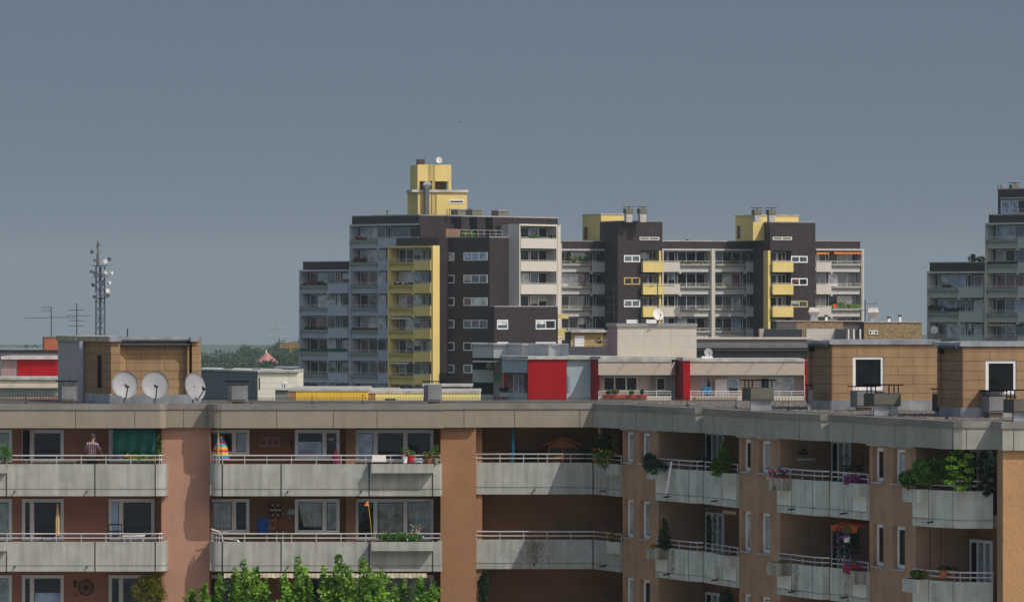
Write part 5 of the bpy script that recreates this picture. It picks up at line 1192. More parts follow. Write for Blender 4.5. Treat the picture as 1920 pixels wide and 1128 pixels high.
# ---- top floor, left wing
plant('potted_shrub', 'light green shrub in the concrete box at the left picture edge, top floor', 'plant', 8, 828, 872, 168.8, 40, lf_mid, n=700, size=.08)
# person
def person():
    t = bpy.data.meshes.new('person'); bx_, by_, f_ = PX(172.5, 170.25), 170.25, FL[0]
    def V(x, y, z): return (bx_+x, by_-y, f_+z)
    J = dict(pel=(V(0, 0, .95), .135, .11), w=(V(-.01, -.02, 1.12), .13, .10), ch=(V(-.01, -.06, 1.34), .165, .115), nk=(V(.01, -.09, 1.51), .06, .06), hd=(V(.02, -.12, 1.60), .075, .085), hd2=(V(.02, -.12, 1.70), .085, .10), tp=(V(.02, -.11, 1.775), .05, .06),
        ls=(V(-.17, -.06, 1.43), .075, .07), le=(V(-.27, -.16, 1.17), .052, .05), lw=(V(-.25, -.36, 1.0), .033, .035), rs=(V(.17, -.06, 1.43), .075, .07), re=(V(.28, -.14, 1.18), .052, .05), rw=(V(.33, -.34, 1.02), .033, .035),
        lh=(V(-.09, 0, .90), .10, .10), lk=(V(-.11, -.03, .50), .065, .07), la=(V(-.11, .02, .09), .042, .045), lt=(V(-.12, -.16, .04), .04, .03), rh=(V(.09, 0, .90), .10, .10), rk=(V(.12, -.03, .50), .065, .07), ra=(V(.12, .02, .09), .042, .045), rt=(V(.13, -.16, .04), .04, .03))
    E = [('pel', 'w'), ('w', 'ch'), ('ch', 'nk'), ('nk', 'hd'), ('hd', 'hd2'), ('hd2', 'tp'), ('ch', 'ls'), ('ls', 'le'), ('le', 'lw'), ('ch', 'rs'), ('rs', 're'), ('re', 'rw'), ('pel', 'lh'), ('lh', 'lk'), ('lk', 'la'), ('la', 'lt'), ('pel', 'rh'), ('rh', 'rk'), ('rk', 'ra'), ('ra', 'rt')]
    # hands: palm, four fingers and a thumb each
    for s_, wn_ in ((-1, 'lw'), (1, 'rw')):
        w_ = Vector(J[wn_][0]); pn = w_+Vector((0, .07, -.02)); J[wn_+'p'] = (tuple(pn), .036, .018); E.append((wn_, wn_+'p'))
        for q in range(4):
            a = pn+Vector(((q-1.5)*.021, .045, -.006)); b = a+Vector(((q-1.5)*.004, .03, -.02)); J[f'{wn_}f{q}'] = (tuple(a), .009, .009); J[f'{wn_}g{q}'] = (tuple(b), .008, .008); E += [(wn_+'p', f'{wn_}f{q}'), (f'{wn_}f{q}', f'{wn_}g{q}')]
        a = w_+Vector((-s_*.045, .05, -.02)); b = a+Vector((-s_*.015, .035, -.01)); J[wn_+'t'] = (tuple(a), .011, .011); J[wn_+'u'] = (tuple(b), .009, .009); E += [(wn_, wn_+'t'), (wn_+'t', wn_+'u')]
    def skin(name, keys, grow, m, parent):
        ks = [k_ for k_ in J if k_ in keys]; ix = {k_: i for i, k_ in enumerate(ks)}
        me = bpy.data.meshes.new(name); me.from_pydata([J[k_][0] for k_ in ks], [(ix[a], ix[b]) for a, b in E if a in ix and b in ix], [])
        me.materials.append(m); o = link(name, me, Matrix.Identity(4), parent)
        md = o.modifiers.new('skin', 'SKIN'); sv = me.skin_vertices[0].data
        for k_ in ks: sv[ix[k_]].radius = (J[k_][1]*grow, J[k_][2]*grow)
        sv[0].use_root = True; sb = o.modifiers.new('sub', 'SUBSURF'); sb.levels = 2; sb.render_levels = 2
        return o
    body = skin('person', list(J), 1, mat('skin_tone', (.42, .24, .17), rough=.6), None)
    tag(body, 'person in a striped short-sleeved shirt with short grey hair, standing behind the top left railing', 'person')
    skin('shirt', ['pel', 'w', 'ch', 'nk', 'ls', 'le', 'rs', 're'], 1.17, stripemat('striped_shirt', [(.42, .10, .12), (.62, .60, .62), (.30, .22, .32)], 'X', .075), body)
    skin('trousers', ['pel', 'lh', 'lk', 'la', 'rh', 'rk', 'ra'], 1.16, mat('trousers_dark', (.05, .05, .07)), body)
    h = MB(); c = J['hd2'][0]; h.leaves((c[0], c[1]-.02, c[2]+.04), (.088, .105, .085), 900, .05, rs, shell=0, narrow=.4); h.build('hair', mat('hair_grey', (.20, .19, .18)), body)
    fc = MB(); 
    for s_ in (-1, 1): fc.ball((c[0]+s_*.033, c[1]+.083, c[2]-.01), .012); 
    fc.build('eyes', mat('eye', (.03, .02, .02)), body)
    MB().cyl((c[0], c[1]+.085, c[2]-.02), (c[0], c[1]+.115, c[2]-.045), .010, .016).build('nose', MATS['skin_tone'], body)
    MB().box(c[0]-.025, c[0]+.025, c[1]+.075, c[1]+.088, c[2]-.085, c[2]-.077).build('mouth', mat('lips', (.30, .10, .09)), body)
    for s_ in (-1, 1): MB().ball((c[0]+s_*.09, c[1]+.0, c[2]-.01), (.012, .022, .032)).build('ear', MATS['skin_tone'], body)
person()
def cloth(label, name, cat, p0, p1, y0, y1, Y, m, wav=.05, n=18, frm=None):
    vs = []; fs = []; rows = 6
    for j in range(rows+1):
        for i in range(n+1):
            f = i/n; g_ = j/rows
            x = PX(p0+(p1-p0)*f, Y); z = PZ(y0+(y1-y0)*g_ + (1.2*math.sin(i*1.1)*g_), Y)
            vs.append((x, Y+wav*math.sin(i*1.3+g_*2)*(.4+g_), z))
    for j in range(rows):
        for i in range(n): a = j*(n+1)+i; fs.append((a, a+1, a+n+2, a+n+1))
    o = MB().add(vs, fs).build(name, m, None, smooth=True); tag(o, label, cat)
    md = o.modifiers.new('thick', 'SOLIDIFY'); md.thickness = .012
    return o
cloth('dark green tarpaulin hanging under the roof edge on the top left balcony', 'tarpaulin', 'tarpaulin', 212, 292, 804, 852, 169.6, mat('tarp_green', (.008, .11, .085), rough=.55, var=.35, vscale=3, spots=.0))
cloth('dark garment hanging in the doorway on the top left balcony', 'hanging_clothes', 'clothes', 42.5, 56, 806, 864, 171.1, mat('garment', (.03, .03, .035), var=.3), wav=.07, n=8)
plant('climbing_plant', 'climbing plant with yellow blooms below and beside the green tarpaulin', 'plant', 268, 850, 866, 169.45, 70, lf_mid, n=800, size=.07, flowers=[fl_yel], nfl=40)
plant('climbing_plant', 'thin vine on strings at the right end of the top left balcony', 'plant', 299, 815, 862, 169.35, 14, lf_mid, n=260, size=.07, shape='vine', stem=True)
def table(label, px, ytop, Y, wpx, m, z0, name='table', dep=.6):
    w_ = wpx*Y/F; z = PZ(ytop, Y); t = thing(name, label, 'table', (PX(px, Y), Y+dep/2, z0)); c = PX(px, Y)
    MB().box(c-w_/2, c+w_/2, Y, Y+dep, z-.04, z).build('tabletop', m, t)
    for a in (-1, 1):
        for b in (.06, dep-.06): MB().cyl((c+a*(w_/2-.06), Y+b, z0), (c+a*(w_/2-.06), Y+b, z-.041), .02).build('leg', rail, t)
    return t
table('low table with a white and green cloth behind the top left railing', 115, 863.5, 169.8, 54, mat('cloth_pale', (.5, .6, .55), var=.3, vscale=8), FL[0], dep=.7)
# parasols
def parasol(label, px, ytop, ybot, Y, wpx, m, floor, pole=darkmetal, flare=.5):
    x = PX(px, Y); zt, zb = PZ(ytop, Y), PZ(ybot, Y); r_ = wpx/2*Y/F; t = thing('parasol', label, 'parasol', (x, Y, floor))
    MB().cyl((x, Y, floor+.05), (x, Y, zt), .018).build('pole', pole, t); MB().cyl((x, Y, floor), (x, Y, floor+.06), .2, n=12).build('foot', concdark, t)
    h = zt-zb; n = 14; prof_ = [(.015, 0), (r_*.45, -.25*h), (r_*.75, -.55*h), (r_*flare*2*.85, -.85*h), (r_*.95, -h)]
    vs = []; fs = []
    for j, (rr, dz) in enumerate(prof_):
        for q in range(n): a = 2*math.pi*q/n; s_ = 1 if q % 2 else .78; vs.append((x+rr*s_*math.cos(a), Y+rr*s_*math.sin(a), zt+dz-(.05 if j == 4 and q % 2 else 0)))
    for j in range(4):
        for q in range(n): fs.append((j*n+q, j*n+(q+1) % n, (j+1)*n+(q+1) % n, (j+1)*n+q))
    MB().add(vs, fs).build('folded_canopy', m, t)
    return t
rb = stripemat('rainbow_cloth', [(.02, .25, .5), (.65, .45, .03), (.6, .06, .08), (.7, .35, .03), (.03, .35, .45), (.5, .04, .22)], 'Z', .62)
parasol('half-folded rainbow-striped parasol at the left end of the top middle balcony', 414.5, 817, 860, 169.45, 37, rb, FL[0], flare=.5)
tag(MB().cyl((PX(408, 169.2), 169.2, FL[0]), (PX(409.5, 169.2), 169.2, 29.6), .035).build('bamboo_pole', paledwood), 'bamboo pole standing before the rainbow-striped parasol', 'pole')
parasol('small closed crimson parasol near the lamp on the top middle balcony', 630, 840, 868, 170.9, 17, mat('crimson_cloth', (.22, .015, .06)), FL[0])
parasol('closed light blue parasol on the balcony beside the orange pier, top floor', 962, 800, 866, 171.0, 8, mat('blue_cloth', (.03, .27, .50), var=.35, vscale=9), FL[0], flare=.5)
pr = parasol('tall closed beige parasol on the second floor down at the left', 108, 941, 1002, 169.5, 11, mat('beige_cloth', (.58, .40, .18), var=.15, streak=.3), FL[1], flare=.45)
parasol('closed dark blue parasol at the bottom of the first wing balcony', 1238, 1087, 1140, 166.6, 14, mat('night_cloth', (.04, .04, .075)), FL[2], flare=.4)
# wall pictures, ornaments
def wallthing(name, label, cat, p0, p1, y0, y1, Y, m, th=.03, cols=None):
    t = MB().box(PX(p0, Y), PX(p1, Y), Y-th, Y, PZ(y1, Y), PZ(y0, Y)).build(name, m); return tag(t, label, cat)
wp = wallthing('wall_picture', 'wide reddish picture on the wall of the top middle balcony', 'picture', 487, 525, 818.5, 837, YB-.002, mat('picture_frame', (.42, .20, .20)))
q = MB(); 
for a_, b_, c_, d_ in ((489, 498, 821, 833), (503, 510, 820, 835), (514, 522, 824, 834)): q.box(PX(a_, YB), PX(b_, YB), YB-.036, YB-.033, PZ(d_, YB), PZ(c_, YB))
q.build('print', mat('print_dark', (.24, .10, .12), var=.5, vscale=9), wp)
sh = MB(); 
for (dx, dz, r_) in ((0, 0, .03), (.02, .05, .045), (.01, .11, .05), (-.02, .17, .035), (0, -.06, .025), (.03, -.11, .02)): sh.ball((PX(547, YB)+dx, YB-.03, PZ(835, YB)+dz), r_)
tag(sh.build('wall_ornament', joint), 'small black seahorse-shaped ornament on the wall, top middle balcony', 'ornament')
wl = thing('wall_lamp', 'white bowl lamp with a thin arm by the window of the top middle balcony', 'lamp', (PX(622, 171.3), 171.3, PZ(824, 171.3)))
MB().lathe((PX(621, 171.1), 171.1, PZ(826, 171.1)), [(.03, 0), (.11, .05), (.14, .10)], n=12).build('bowl', mat('lamp_white', (.5, .5, .48)), wl); MB().cyl((PX(624, 171.1), 171.1, PZ(826.5, 171.1)), (PX(641, 171.1), 171.4, PZ(826, 171.1)), .012).build('arm', rail, wl)
bx2 = thing('slanted_panel', 'cream slanted box sitting on the railing above the concrete flower box', 'box', (PX(711, YF), YF-.1, PZ(866, YF)))
MB(Fr(711, YF, 0)).prism([(-.25, -.3), (.25, -.3), (.25, .05), (-.25, .05)], PZ(865.5, YF), PZ(863.8, YF)).build('foot', white, bx2)
q = MB(Fr(711, YF, 0)); zt, zb = PZ(852.5, YF), PZ(864, YF); q.add([(-.26, -.33, zb), (.26, -.33, zb), (.24, -.05, zt), (-.24, -.05, zt), (-.26, .0, zb), (.26, .0, zb)], [(0, 1, 2, 3), (3, 2, 5, 4), (0, 3, 4), (1, 5, 2), (0, 4, 5, 1)]); q.build('lid', cream_w, bx2)
def pot(label, px, py, Y, r_, m, plant_m=None, h=.22, fl=None, name='flower_pot', leafh=.2, n=160):
    c = P3(px, py, Y); t = thing(name, label, 'flower pot', c); MB().lathe(c, [(r_*.7, 0), (r_, h), (r_*1.08, h), (r_*1.08, h+.03)], n=12).build('pot', m, t)
    if plant_m: MB().leaves(c+Vector((0, 0, h+leafh)), (r_*1.5, r_*1.3, leafh), n, .07, rs).build('foliage', plant_m, t)
    if fl: q = MB(); [q.ball(tuple(c+Vector((rs.uniform(-1, 1)*r_*1.4, -r_*1.2, h+rs.uniform(.1, 2)*leafh))), .025, 6) for _ in range(9)]; q.build('flowers', fl, t)
    return t
pot('white pot with pink sprays on the box of the top middle balcony', 759, 868, 168.8, .10, white, lf_mid, fl=fl_pink, leafh=.2)
pot('bright red pot with a leafy plant on the box of the top middle balcony', 770, 866, 168.85, .12, mat('pot_red', (.55, .02, .06)), lf_mid, h=.2, leafh=.12)
pot('terracotta pot with pale green leaves, right end of the top middle balcony', 803, 868, 168.9, .14, terra, lf_yel, h=.14, leafh=.16)
pot('grey pot with tall green shoots at the far right end of the top middle balcony', 817, 868, 168.95, .10, conc_clean, lf_mid, h=.16, leafh=.28)
def chair(label, px, Y, th, z0, m, seat=.45, w_=.46, back=.95, towel=None):
    fr = Fr(px, Y, th); t = thing('garden_chair', label, 'chair', (fr.O.x, fr.O.y, z0), fr=fr)
    MB(fr).box(-w_/2, w_/2, -.22, .22, z0+seat-.03, z0+seat).build('seat', m, t)
    b = MB(fr); b.box(-w_/2, -w_/2+.03, .19, .22, z0+seat, z0+back); b.box(w_/2-.03, w_/2, .19, .22, z0+seat, z0+back)
    for j in range(4): zz = z0+seat+.12+j*(back-seat-.16)/3; b.box(-w_/2+.031, w_/2-.031, .195, .215, zz, zz+.05)
    b.build('backrest', m, t)
    for a in (-1, 1):
        for c in (-.2, .18): MB(fr).cyl((a*(w_/2-.02), c, z0), (a*(w_/2-.02), c, z0+seat-.031), .015).build('leg', m, t)
        MB(fr).box(a*(w_/2)-.015, a*(w_/2)+.015, -.2, .2, z0+seat+.2, z0+seat+.23).build('armrest', m, t)
    return t
chair('white metal garden chair behind the pots on the top middle balcony', 782, 170.0, 170, FL[0], white)
chair('dark-framed garden chair before the blue door blind, second floor down, left', 216, 170.4, 5, FL[1], mat('chair_blue_grey', (.03, .04, .06)), back=1.35, w_=.5)
chair('folded dark garden chair beside the beige parasol', 88, 170.4, 0, FL[1], darkmetal, back=1.0)
chair('wooden high-backed chair right of the blue towel', 508, 170.3, 12, FL[1], wood, back=1.5, w_=.4)
chair('wooden chair under the blue towel', 494, 170.5, -6, FL[1], wood, back=1.45, w_=.42)
cloth('royal blue towel hung over a wooden chair back', 'towel', 'towel', 482, 505, 970, 1003, 170.2, mat('towel_blue', (.01, .06, .22)), wav=.02, n=8)
table('dark covered table right of the wooden chairs on the second floor down', 524, 993, 169.9, 18, darkmetal, FL[1])
tb = table('low white table in front of the garden chair, second floor down at left', 250, 1003, 169.9, 40, white, FL[1])
orn = thing('wall_hanging', 'square wall hanging of red and blue tiles in a thin dark frame', 'ornament', (PX(517, YB), YB-.02, PZ(957, YB)))
MBx = MB(); y_ = YB-.03
for (a, b, c, d) in ((505, 528, 940, 941), (505, 528, 970, 971), (505, 506, 941, 970), (527, 528, 941, 970)): MBx.box(PX(a, y_), PX(b, y_), y_-.02, y_, PZ(d, y_), PZ(c, y_))
MBx.build('frame', joint, orn)
for i in range(-2, 3):
    for j in range(-2, 3):
        if abs(i)+abs(j) > 3 or (abs(i), abs(j)) in ((2, 2),): continue
        m = [mat('tile_red', (.30, .03, .02)), mat('tile_blue', (.03, .18, .26)), mat('tile_cream', (.55, .5, .38)), joint][(i*i+j*j+abs(i)) % 4 if (i or j) else 2]
        cx_, cz_ = PX(516.5+i*4.4, y_), PZ(955.5+j*4.4, y_); MB().box(cx_-.036, cx_+.036, y_-.03, y_-.005, cz_-.036, cz_+.036).build('tile', m, orn)
pq = wallthing('wall_plaque', 'long pale wavy plaque on the wall left of the gathered curtain', 'plaque', 539, 558, 956, 964, YB-.002, mat('plaque_pale', (.40, .45, .45)))
MB().box(PX(542, YB), PX(551, YB), YB-.05, YB-.033, PZ(956, YB), PZ(953, YB)).build('crest', MATS['plaque_pale'], pq)
for px_, py_, lb in ((531.5, 963, 'upper right'), (517, 972, 'lower left'), (543.5, 971, 'lower right')): tag(MB().ball((PX(px_, YB), YB-.02, PZ(py_, YB)), (.04, .015, .035)).build('wall_shell', mat('shell', (.5, .45, .4))), lb+' of three small pale shells under the tile hanging', 'ornament', 'small shells on the wall')
fg = thing('pennant', 'small orange triangular flag on a bending thin yellow pole', 'flag', (PX(697, 169.1), 169.1, PZ(1010, YF)))
MB().tube([P3(697, 1010, 169.1), P3(695.5, 985, 169.1), P3(692, 955, 169.1), P3(689.5, 938, 169.1)], .014).build('pole', mat('pole_yellow', (.5, .32, .05)), fg)
q = MB(); q.add([P3(689.5, 938, 169.1), P3(692.5, 947.5, 169.1), P3(683, 947.5, 169.05), P3(689.5, 938, 169.12), P3(692.5, 947.5, 169.12), P3(683, 947.5, 169.07)], [(0, 1, 2), (5, 4, 3), (0, 3, 4, 1), (1, 4, 5, 2), (2, 5, 3, 0)]); q.build('flag', mat('flag_orange', (.8, .22, .02)), fg)
plant('box_plants', 'mixed green plants with white and pink flowers in the lower concrete box', 'plant', 751, 996, 1017, 168.8, 112, lf_mid, n=2200, size=.08, flowers=[fl_wht], nfl=14, depth=.25)
plant('tall_flower', 'white and pink orchid-like stems above the box plants', 'plant', 780, 982, 1000, 168.8, 22, lf_mid, n=90, size=.06, flowers=[fl_wht, fl_pink], nfl=14, depth=.12)
bi = thing('bicycle', 'bicycle with white handlebar at the left end of the second middle balcony', 'bicycle', (PX(412, 170), 169.9, FL[1]))
def wheel(cx_, cy_, cz_, r_):
    q = MB(); pts_ = [(cx_+r_*math.cos(a*math.pi/10), cy_, cz_+r_*math.sin(a*math.pi/10)) for a in range(21)]; q.tube(pts_, .02); return q
bxx = PX(412, 170)
for dx in (0, 1.05): wheel(bxx+dx, 169.9, FL[1]+.34, .33).build('wheel', joint, bi)
MB().tube([(bxx, 169.9, FL[1]+.34), (bxx+.12, 169.9, FL[1]+.85), (bxx+.65, 169.9, FL[1]+.8), (bxx+1.05, 169.9, FL[1]+.34), (bxx+.5, 169.9, FL[1]+.3), (bxx+.12, 169.9, FL[1]+.8)], .02).build('frame', rail, bi)
MB().tube([(bxx+.12, 169.9, FL[1]+.85), (bxx+.02, 169.7, FL[1]+1.1), (bxx-.2, 169.55, FL[1]+1.2), (bxx-.28, 169.55, FL[1]+1.22)], .018).tube([(bxx+.1, 169.9, FL[1]+1.08), (bxx+.25, 169.75, FL[1]+1.1)], .02).build('handlebar', white, bi)
MB().box(bxx+.58, bxx+.8, 169.83, 169.97, FL[1]+.95, FL[1]+1.0).build('saddle', joint, bi)
# right-hand recessed balcony, top floor
h = thing('rabbit_hutch', 'wooden hutch with a gabled roof and two wire doors on the recessed balcony', 'hutch', (PX(1053, 171.8), 171.8, FL[0])); Yh_ = 171.6
x0, x1 = PX(1028, Yh_), PX(1082, Yh_); zt = PZ(835, Yh_)
MB().box(x0, x1, Yh_+.06, Yh_+.6, FL[0]+.1, zt).build('back', mat('hutch_dark', (.10, .05, .03)), h)
q = MB(); 
for a, b in ((x0, x0+.07), ((x0+x1)/2-.04, (x0+x1)/2+.04), (x1-.07, x1)): q.box(a, b, Yh_, Yh_+.055, FL[0]+.1, zt)
q.build('post', wood, h); MB().box(x0+.071, x1-.071, Yh_+.004, Yh_+.05, zt-.07, zt).build('crossbar', wood, h); MB().box(x0+.071, x1-.071, Yh_+.004, Yh_+.05, PZ(858, Yh_), PZ(855, Yh_)).build('crossbar', wood, h)
q = MB(); xm = (x0+x1)/2; ra = PZ(817.5, Yh_); e_ = .22
q.add([(x0-e_, Yh_-.1, zt-.03), (xm, Yh_-.1, ra-.06), (x1+e_, Yh_-.1, zt-.03), (x1+e_, Yh_-.1, zt+.03), (xm, Yh_-.1, ra), (x0-e_, Yh_-.1, zt+.03)] + [(x0-e_, Yh_+.7, zt-.03), (xm, Yh_+.7, ra-.06), (x1+e_, Yh_+.7, zt-.03), (x1+e_, Yh_+.7, zt+.03), (xm, Yh_+.7, ra), (x0-e_, Yh_+.7, zt+.03)],
      [(0, 1, 4, 5), (1, 2, 3, 4), (11, 10, 7, 6), (10, 9, 8, 7), (5, 4, 10, 11), (4, 3, 9, 10), (0, 6, 7, 1), (1, 7, 8, 2), (0, 5, 11, 6), (2, 8, 9, 3)]); q.build('roof', wood, h)
MB().add([(x0+.02, Yh_+.02, zt+.001), (x1-.02, Yh_+.02, zt+.001), (xm, Yh_+.02, ra-.07)], [(0, 1, 2)]).build('gable', wood, h)
for a, b in ((x0+.09, xm-.06), (xm+.06, x1-.09)): MB().box(a, b, Yh_+.035, Yh_+.045, PZ(854, Yh_), zt-.08).build('wire_door', mat('wire_dark', (.06, .06, .055)), h)
table('black table with things on it, between the blue parasol and the hutch', 983, 845, 171.3, 58, joint, FL[0])
tag(MB().box(PX(966, 171.9), PX(1013, 171.9), 171.9, 172.3, FL[0]+.1, PZ(844, 171.9)).box(PX(970, 171.85), PX(1009, 171.85), 171.86, 171.9, FL[0]+.4, PZ(850, 171.9)).build('cabinet', mat('cab_black', (.02, .02, .025))), 'low black cabinet against the wall behind the blue parasol', 'cabinet')
tag(MB().cyl((PX(1124, 170.9), 170.9, FL[0]), (PX(1125, 170.9), 170.9, 29.6), .075, n=8).build('wrapped_post', paledwood), 'pale rope-wrapped post at the inner corner of the top balcony', 'post')
plant('vine', 'very dark vine filling the shaded inner corner of the top recessed balcony', 'plant', 1130, 808, 866, 170.6, 56, lf_dark, n=1300, size=.12, depth=.5)
plant('dark_shrub', 'dark shrub right of the wooden hutch', 'plant', 1098, 838, 868, 171.0, 44, lf_dark, n=700, size=.1)
plant('flowering_plant', 'green and yellow flowering plant spilling over the corner box', 'plant', 1133, 840, 880, 168.9, 46, lf_mid, n=900, size=.08, flowers=[fl_yel, fl_red], nfl=26, depth=.3)
plant('leafy_shoot', 'pale green climbing shoot beside the rope-wrapped post', 'plant', 1152, 806, 850, 168.9, 14, lf_yel, n=160, size=.07, shape='vine')
mt = tag(MB(Fr(0, 0)).box(PX(1039, 172.6), PX(1087, 172.6), 172.55, 172.68, FL[1]+.3, PZ(973, 172.6)).box(PX(1088, 172.6), PX(1109, 172.6), 172.5, 172.64, FL[1]+.3, PZ(971.5, 172.6)).build('folded_mattress', mat('mattress_olive', (.22, .17, .09), var=.15)), 'olive folding mattress leaning on the wall of the second recessed balcony', 'mattress')
plant('dry_plant', 'dry brown and yellow plant behind the inner corner railing, second floor down', 'plant', 1143, 993, 1012, 168.9, 28, lf_yel, n=160, size=.07, flowers=[fl_yel], nfl=12)
plant('ivy', 'narrow column of dark ivy on the pier beside the lowest recessed balcony', 'plant', 906, 1068, 1140, 170.2, 26, lf_dark, n=1500, size=.09, depth=.15)
plant('small_conifer', 'small blue-green conifer at the bottom below the wing corner', 'plant', 1136, 1113, 1150, 169.6, 22, lf_jun, n=500, size=.07, shape='cone')
# lowest row
cw_ = thing('wagon_wheel', 'wooden wagon wheel hung on the wall at the lower left', 'ornament', (PX(161, YB), YB-.05, PZ(1100, YB)))
c = Vector((PX(161.5, YB), YB-.06, PZ(1100.5, YB)))
q = MB(); q.tube([c+Vector((.27*math.cos(a*math.pi/12), 0, .27*math.sin(a*math.pi/12))) for a in range(25)], .022); q.build('rim', bark, cw_)
for a in range(12): MB().cyl(c, c+Vector((.26*math.cos(a*math.pi/6), 0, .26*math.sin(a*math.pi/6))), .010).build('spoke', bark, cw_)
MB().cyl(c+Vector((0, -.05, 0)), c+Vector((0, .04, 0)), .055, n=10).build('hub', joint, cw_)
q = MB(); q.tube([c+Vector((-.40+.045*math.cos(a), 0, -.24-.05*math.sin(a))) for a in [x*math.pi/6 for x in range(7)]], .014)
tag(q.build('horseshoe', joint), 'small black horseshoe on the wall left of the wagon wheel', 'ornament')
q = MB(); [q.ball(tuple(c+Vector((-.40, 0, dz))), r_) for dz, r_ in ((.22, .05), (.13, .04), (.06, .05))]; tag(q.build('wall_figure', joint), 'small dark figure ornament above the horseshoe', 'ornament')
plant('climbing_plant', 'yellow-green creeper hanging over the right end of the lowest left balcony', 'plant', 277, 1072, 1140, 169.3, 84, lf_yel, n=4200, size=.07, depth=.25)
aw = thing('awning', 'cream and yellow striped awning valance under the second middle balcony', 'awning', (PX(605, 169.4), 169.4, PZ(1074, 169.4)))
q = MB(); n_ = 150; x0, x1 = PX(420, 168.9), PX(800, 168.9); vs = []; fs = []
for i in range(n_+1):
    x_ = x0+(x1-x0)*i/n_; zl = PZ(1083.5, 168.9)+.035*abs(math.sin(i*.5)); vs += [(x_, 168.95, PZ(1074, 169)), (x_, 168.95+.02*math.sin(i*.5), zl)]
for i in range(n_): fs.append((2*i, 2*i+2, 2*i+3, 2*i+1))
q.add(vs, fs); o = q.build('valance', stripemat('awning_stripe', [(.62, .60, .52), (.60, .42, .16), (.62, .60, .52)], 'X', .16), aw); md = o.modifiers.new('t', 'SOLIDIFY'); md.thickness = .01
MB().box(x0, x1, 168.96, 171.3, PZ(1074, 169)-.02, PZ(1074, 169)).build('canopy', MATS['awning_stripe'], aw)
# ---- the wing
plant('round_shrub', 'dark round shrub sticking out over the first wing balcony, top floor', 'plant', 1219, 844, 892, 165.2, 36, lf_dark, n=1500, size=.09, depth=.5)
plant('juniper', 'blue-green juniper spilling over the box below the dark round shrub', 'plant', 1233, 862, 893, 164.6, 46, lf_jun, n=1300, size=.08, depth=.4, flowers=[fl_pink], nfl=8)
plant('tall_conifer', 'tall golden-green cone-shaped conifer on the first wing balcony, top floor', 'plant', 1360, 826, 888, 159.9, 54, lf_con, n=5200, size=.07, shape='cone', depth=.4)
plant('low_conifer', 'low golden-green conifer left of the tall cone-shaped one', 'plant', 1343, 856, 886, 160.0, 26, lf_con, n=1200, size=.07, depth=.3)
plant('dark_shrub', 'dark potted plants behind the railing left of the golden conifers', 'plant', 1318, 853, 872, 163.6, 40, lf_dark, n=500, size=.08)
tag(MB().box(-.03, .03, -.02, .02, 0, 1.15).build('white_slat', white), 'white broken slat leaning outside the first wing balcony', 'slat')
sl_ = bpy.data.objects['white_slat']; sl_.matrix_basis = Matrix.Translation(P3(1249.5, 925, 164.0)) @ Matrix.Rotation(R(9), 4, 'Y')
plant('cypress', 'dark green pointed cypress in the box of the second wing balcony down', 'plant', 1246, 974, 1027, 164.6, 27, lf_dark, n=1700, size=.08, shape='cone')
plant('pansies', 'low pansies with yellow and crimson blooms at the foot of the cypress', 'plant', 1226, 1018, 1028, 164.7, 22, lf_mid, n=260, size=.06, flowers=[fl_yel, fl_pink], nfl=14, depth=.2)
def flowers(label, px, y0, y1, Y, w_, fls, n=700, nfl=90): return plant('geraniums', label, 'plant', px, y0, y1, Y, w_, lf_mid, n=n, size=.07, flowers=fls, nfl=nfl, depth=.3)
flowers('white and crimson flowers in the mossy box of the middle wing balcony', 1459, 880, 898, 155.3, 46, [fl_wht, fl_pink, fl_red])
tag(MB().ball(tuple(P3(1461, 877, 155.3)), .055, 14).cyl(tuple(P3(1461, 880, 155.3)), tuple(P3(1461, 893, 155.3)), .008).build('gazing_ball', mat('blue_mirror', (.05, .2, .7), rough=.08, metal=.8, var=0)), 'shiny blue glass ball on a stick among the white and crimson flowers', 'garden ball')
flowers('violet petunias in the box beside the wrought-iron stand, top floor', 1602, 892, 909, 150.6, 44, [fl_vio, fl_vio, fl_pink], nfl=150)
flowers('pink and red geraniums hanging below the orange awning', 1601, 1054, 1077, 150.5, 46, [fl_pink, fl_red, fl_vio], nfl=130)
ws = thing('wall_shelf', 'long pale shelf fixed to the shaded wall of the middle wing balcony', 'shelf', P3(1500, 860, 156.0)); frs = Fr(1472, 156.0, -8)
MB(frs).box(0, 1.0, -.1, .0, PZ(862, 156), PZ(858.5, 156)).build('board', cream_w, ws); MB(frs).box(0, .03, -.1, .0, PZ(865, 156), PZ(856.5, 156)).build('bracket', cream_w, ws); MB(frs).box(.97, 1.0, -.1, .0, PZ(865, 156), PZ(856.5, 156)).build('bracket', cream_w, ws)
plant('dark_plant', 'drooping dark plant above the pale wall shelf', 'plant', 1500, 836, 858, 156.0, 34, lf_dark, n=380, size=.1, depth=.2)
def lattice(label, p0, p1, y0, y1, Y, th, name='trellis', st=.16):
    fr = Fr(p0, Y, th); w_ = fr.u(p1); z0, z1 = PZ(y1, Y), PZ(y0, Y); q = MB(fr); H_ = z1-z0
    n_ = int((w_+H_)/st)
    for i in range(n_):
        s_ = i*st
        a = (min(s_, w_), max(0, s_-w_)); b = (max(0, s_-H_), min(s_, H_))
        q.cyl((a[0], 0, z0+a[1]), (b[0], 0, z0+b[1]), .014, n=4); q.cyl((w_-a[0], .03, z0+a[1]), (w_-b[0], .03, z0+b[1]), .014, n=4)
    return tag(q.build(name, joint), label, 'trellis')
lattice('black diamond trellis overgrown with dark leaves under the orange awning', 1561, 1624, 988, 1052, 151.5, -50)
plant('climber', 'dark climber with a few red blooms on the diamond trellis', 'plant', 1590, 978, 1050, 151.6, 60, lf_dark, n=1500, size=.09, flowers=[fl_red], nfl=14, depth=.25)
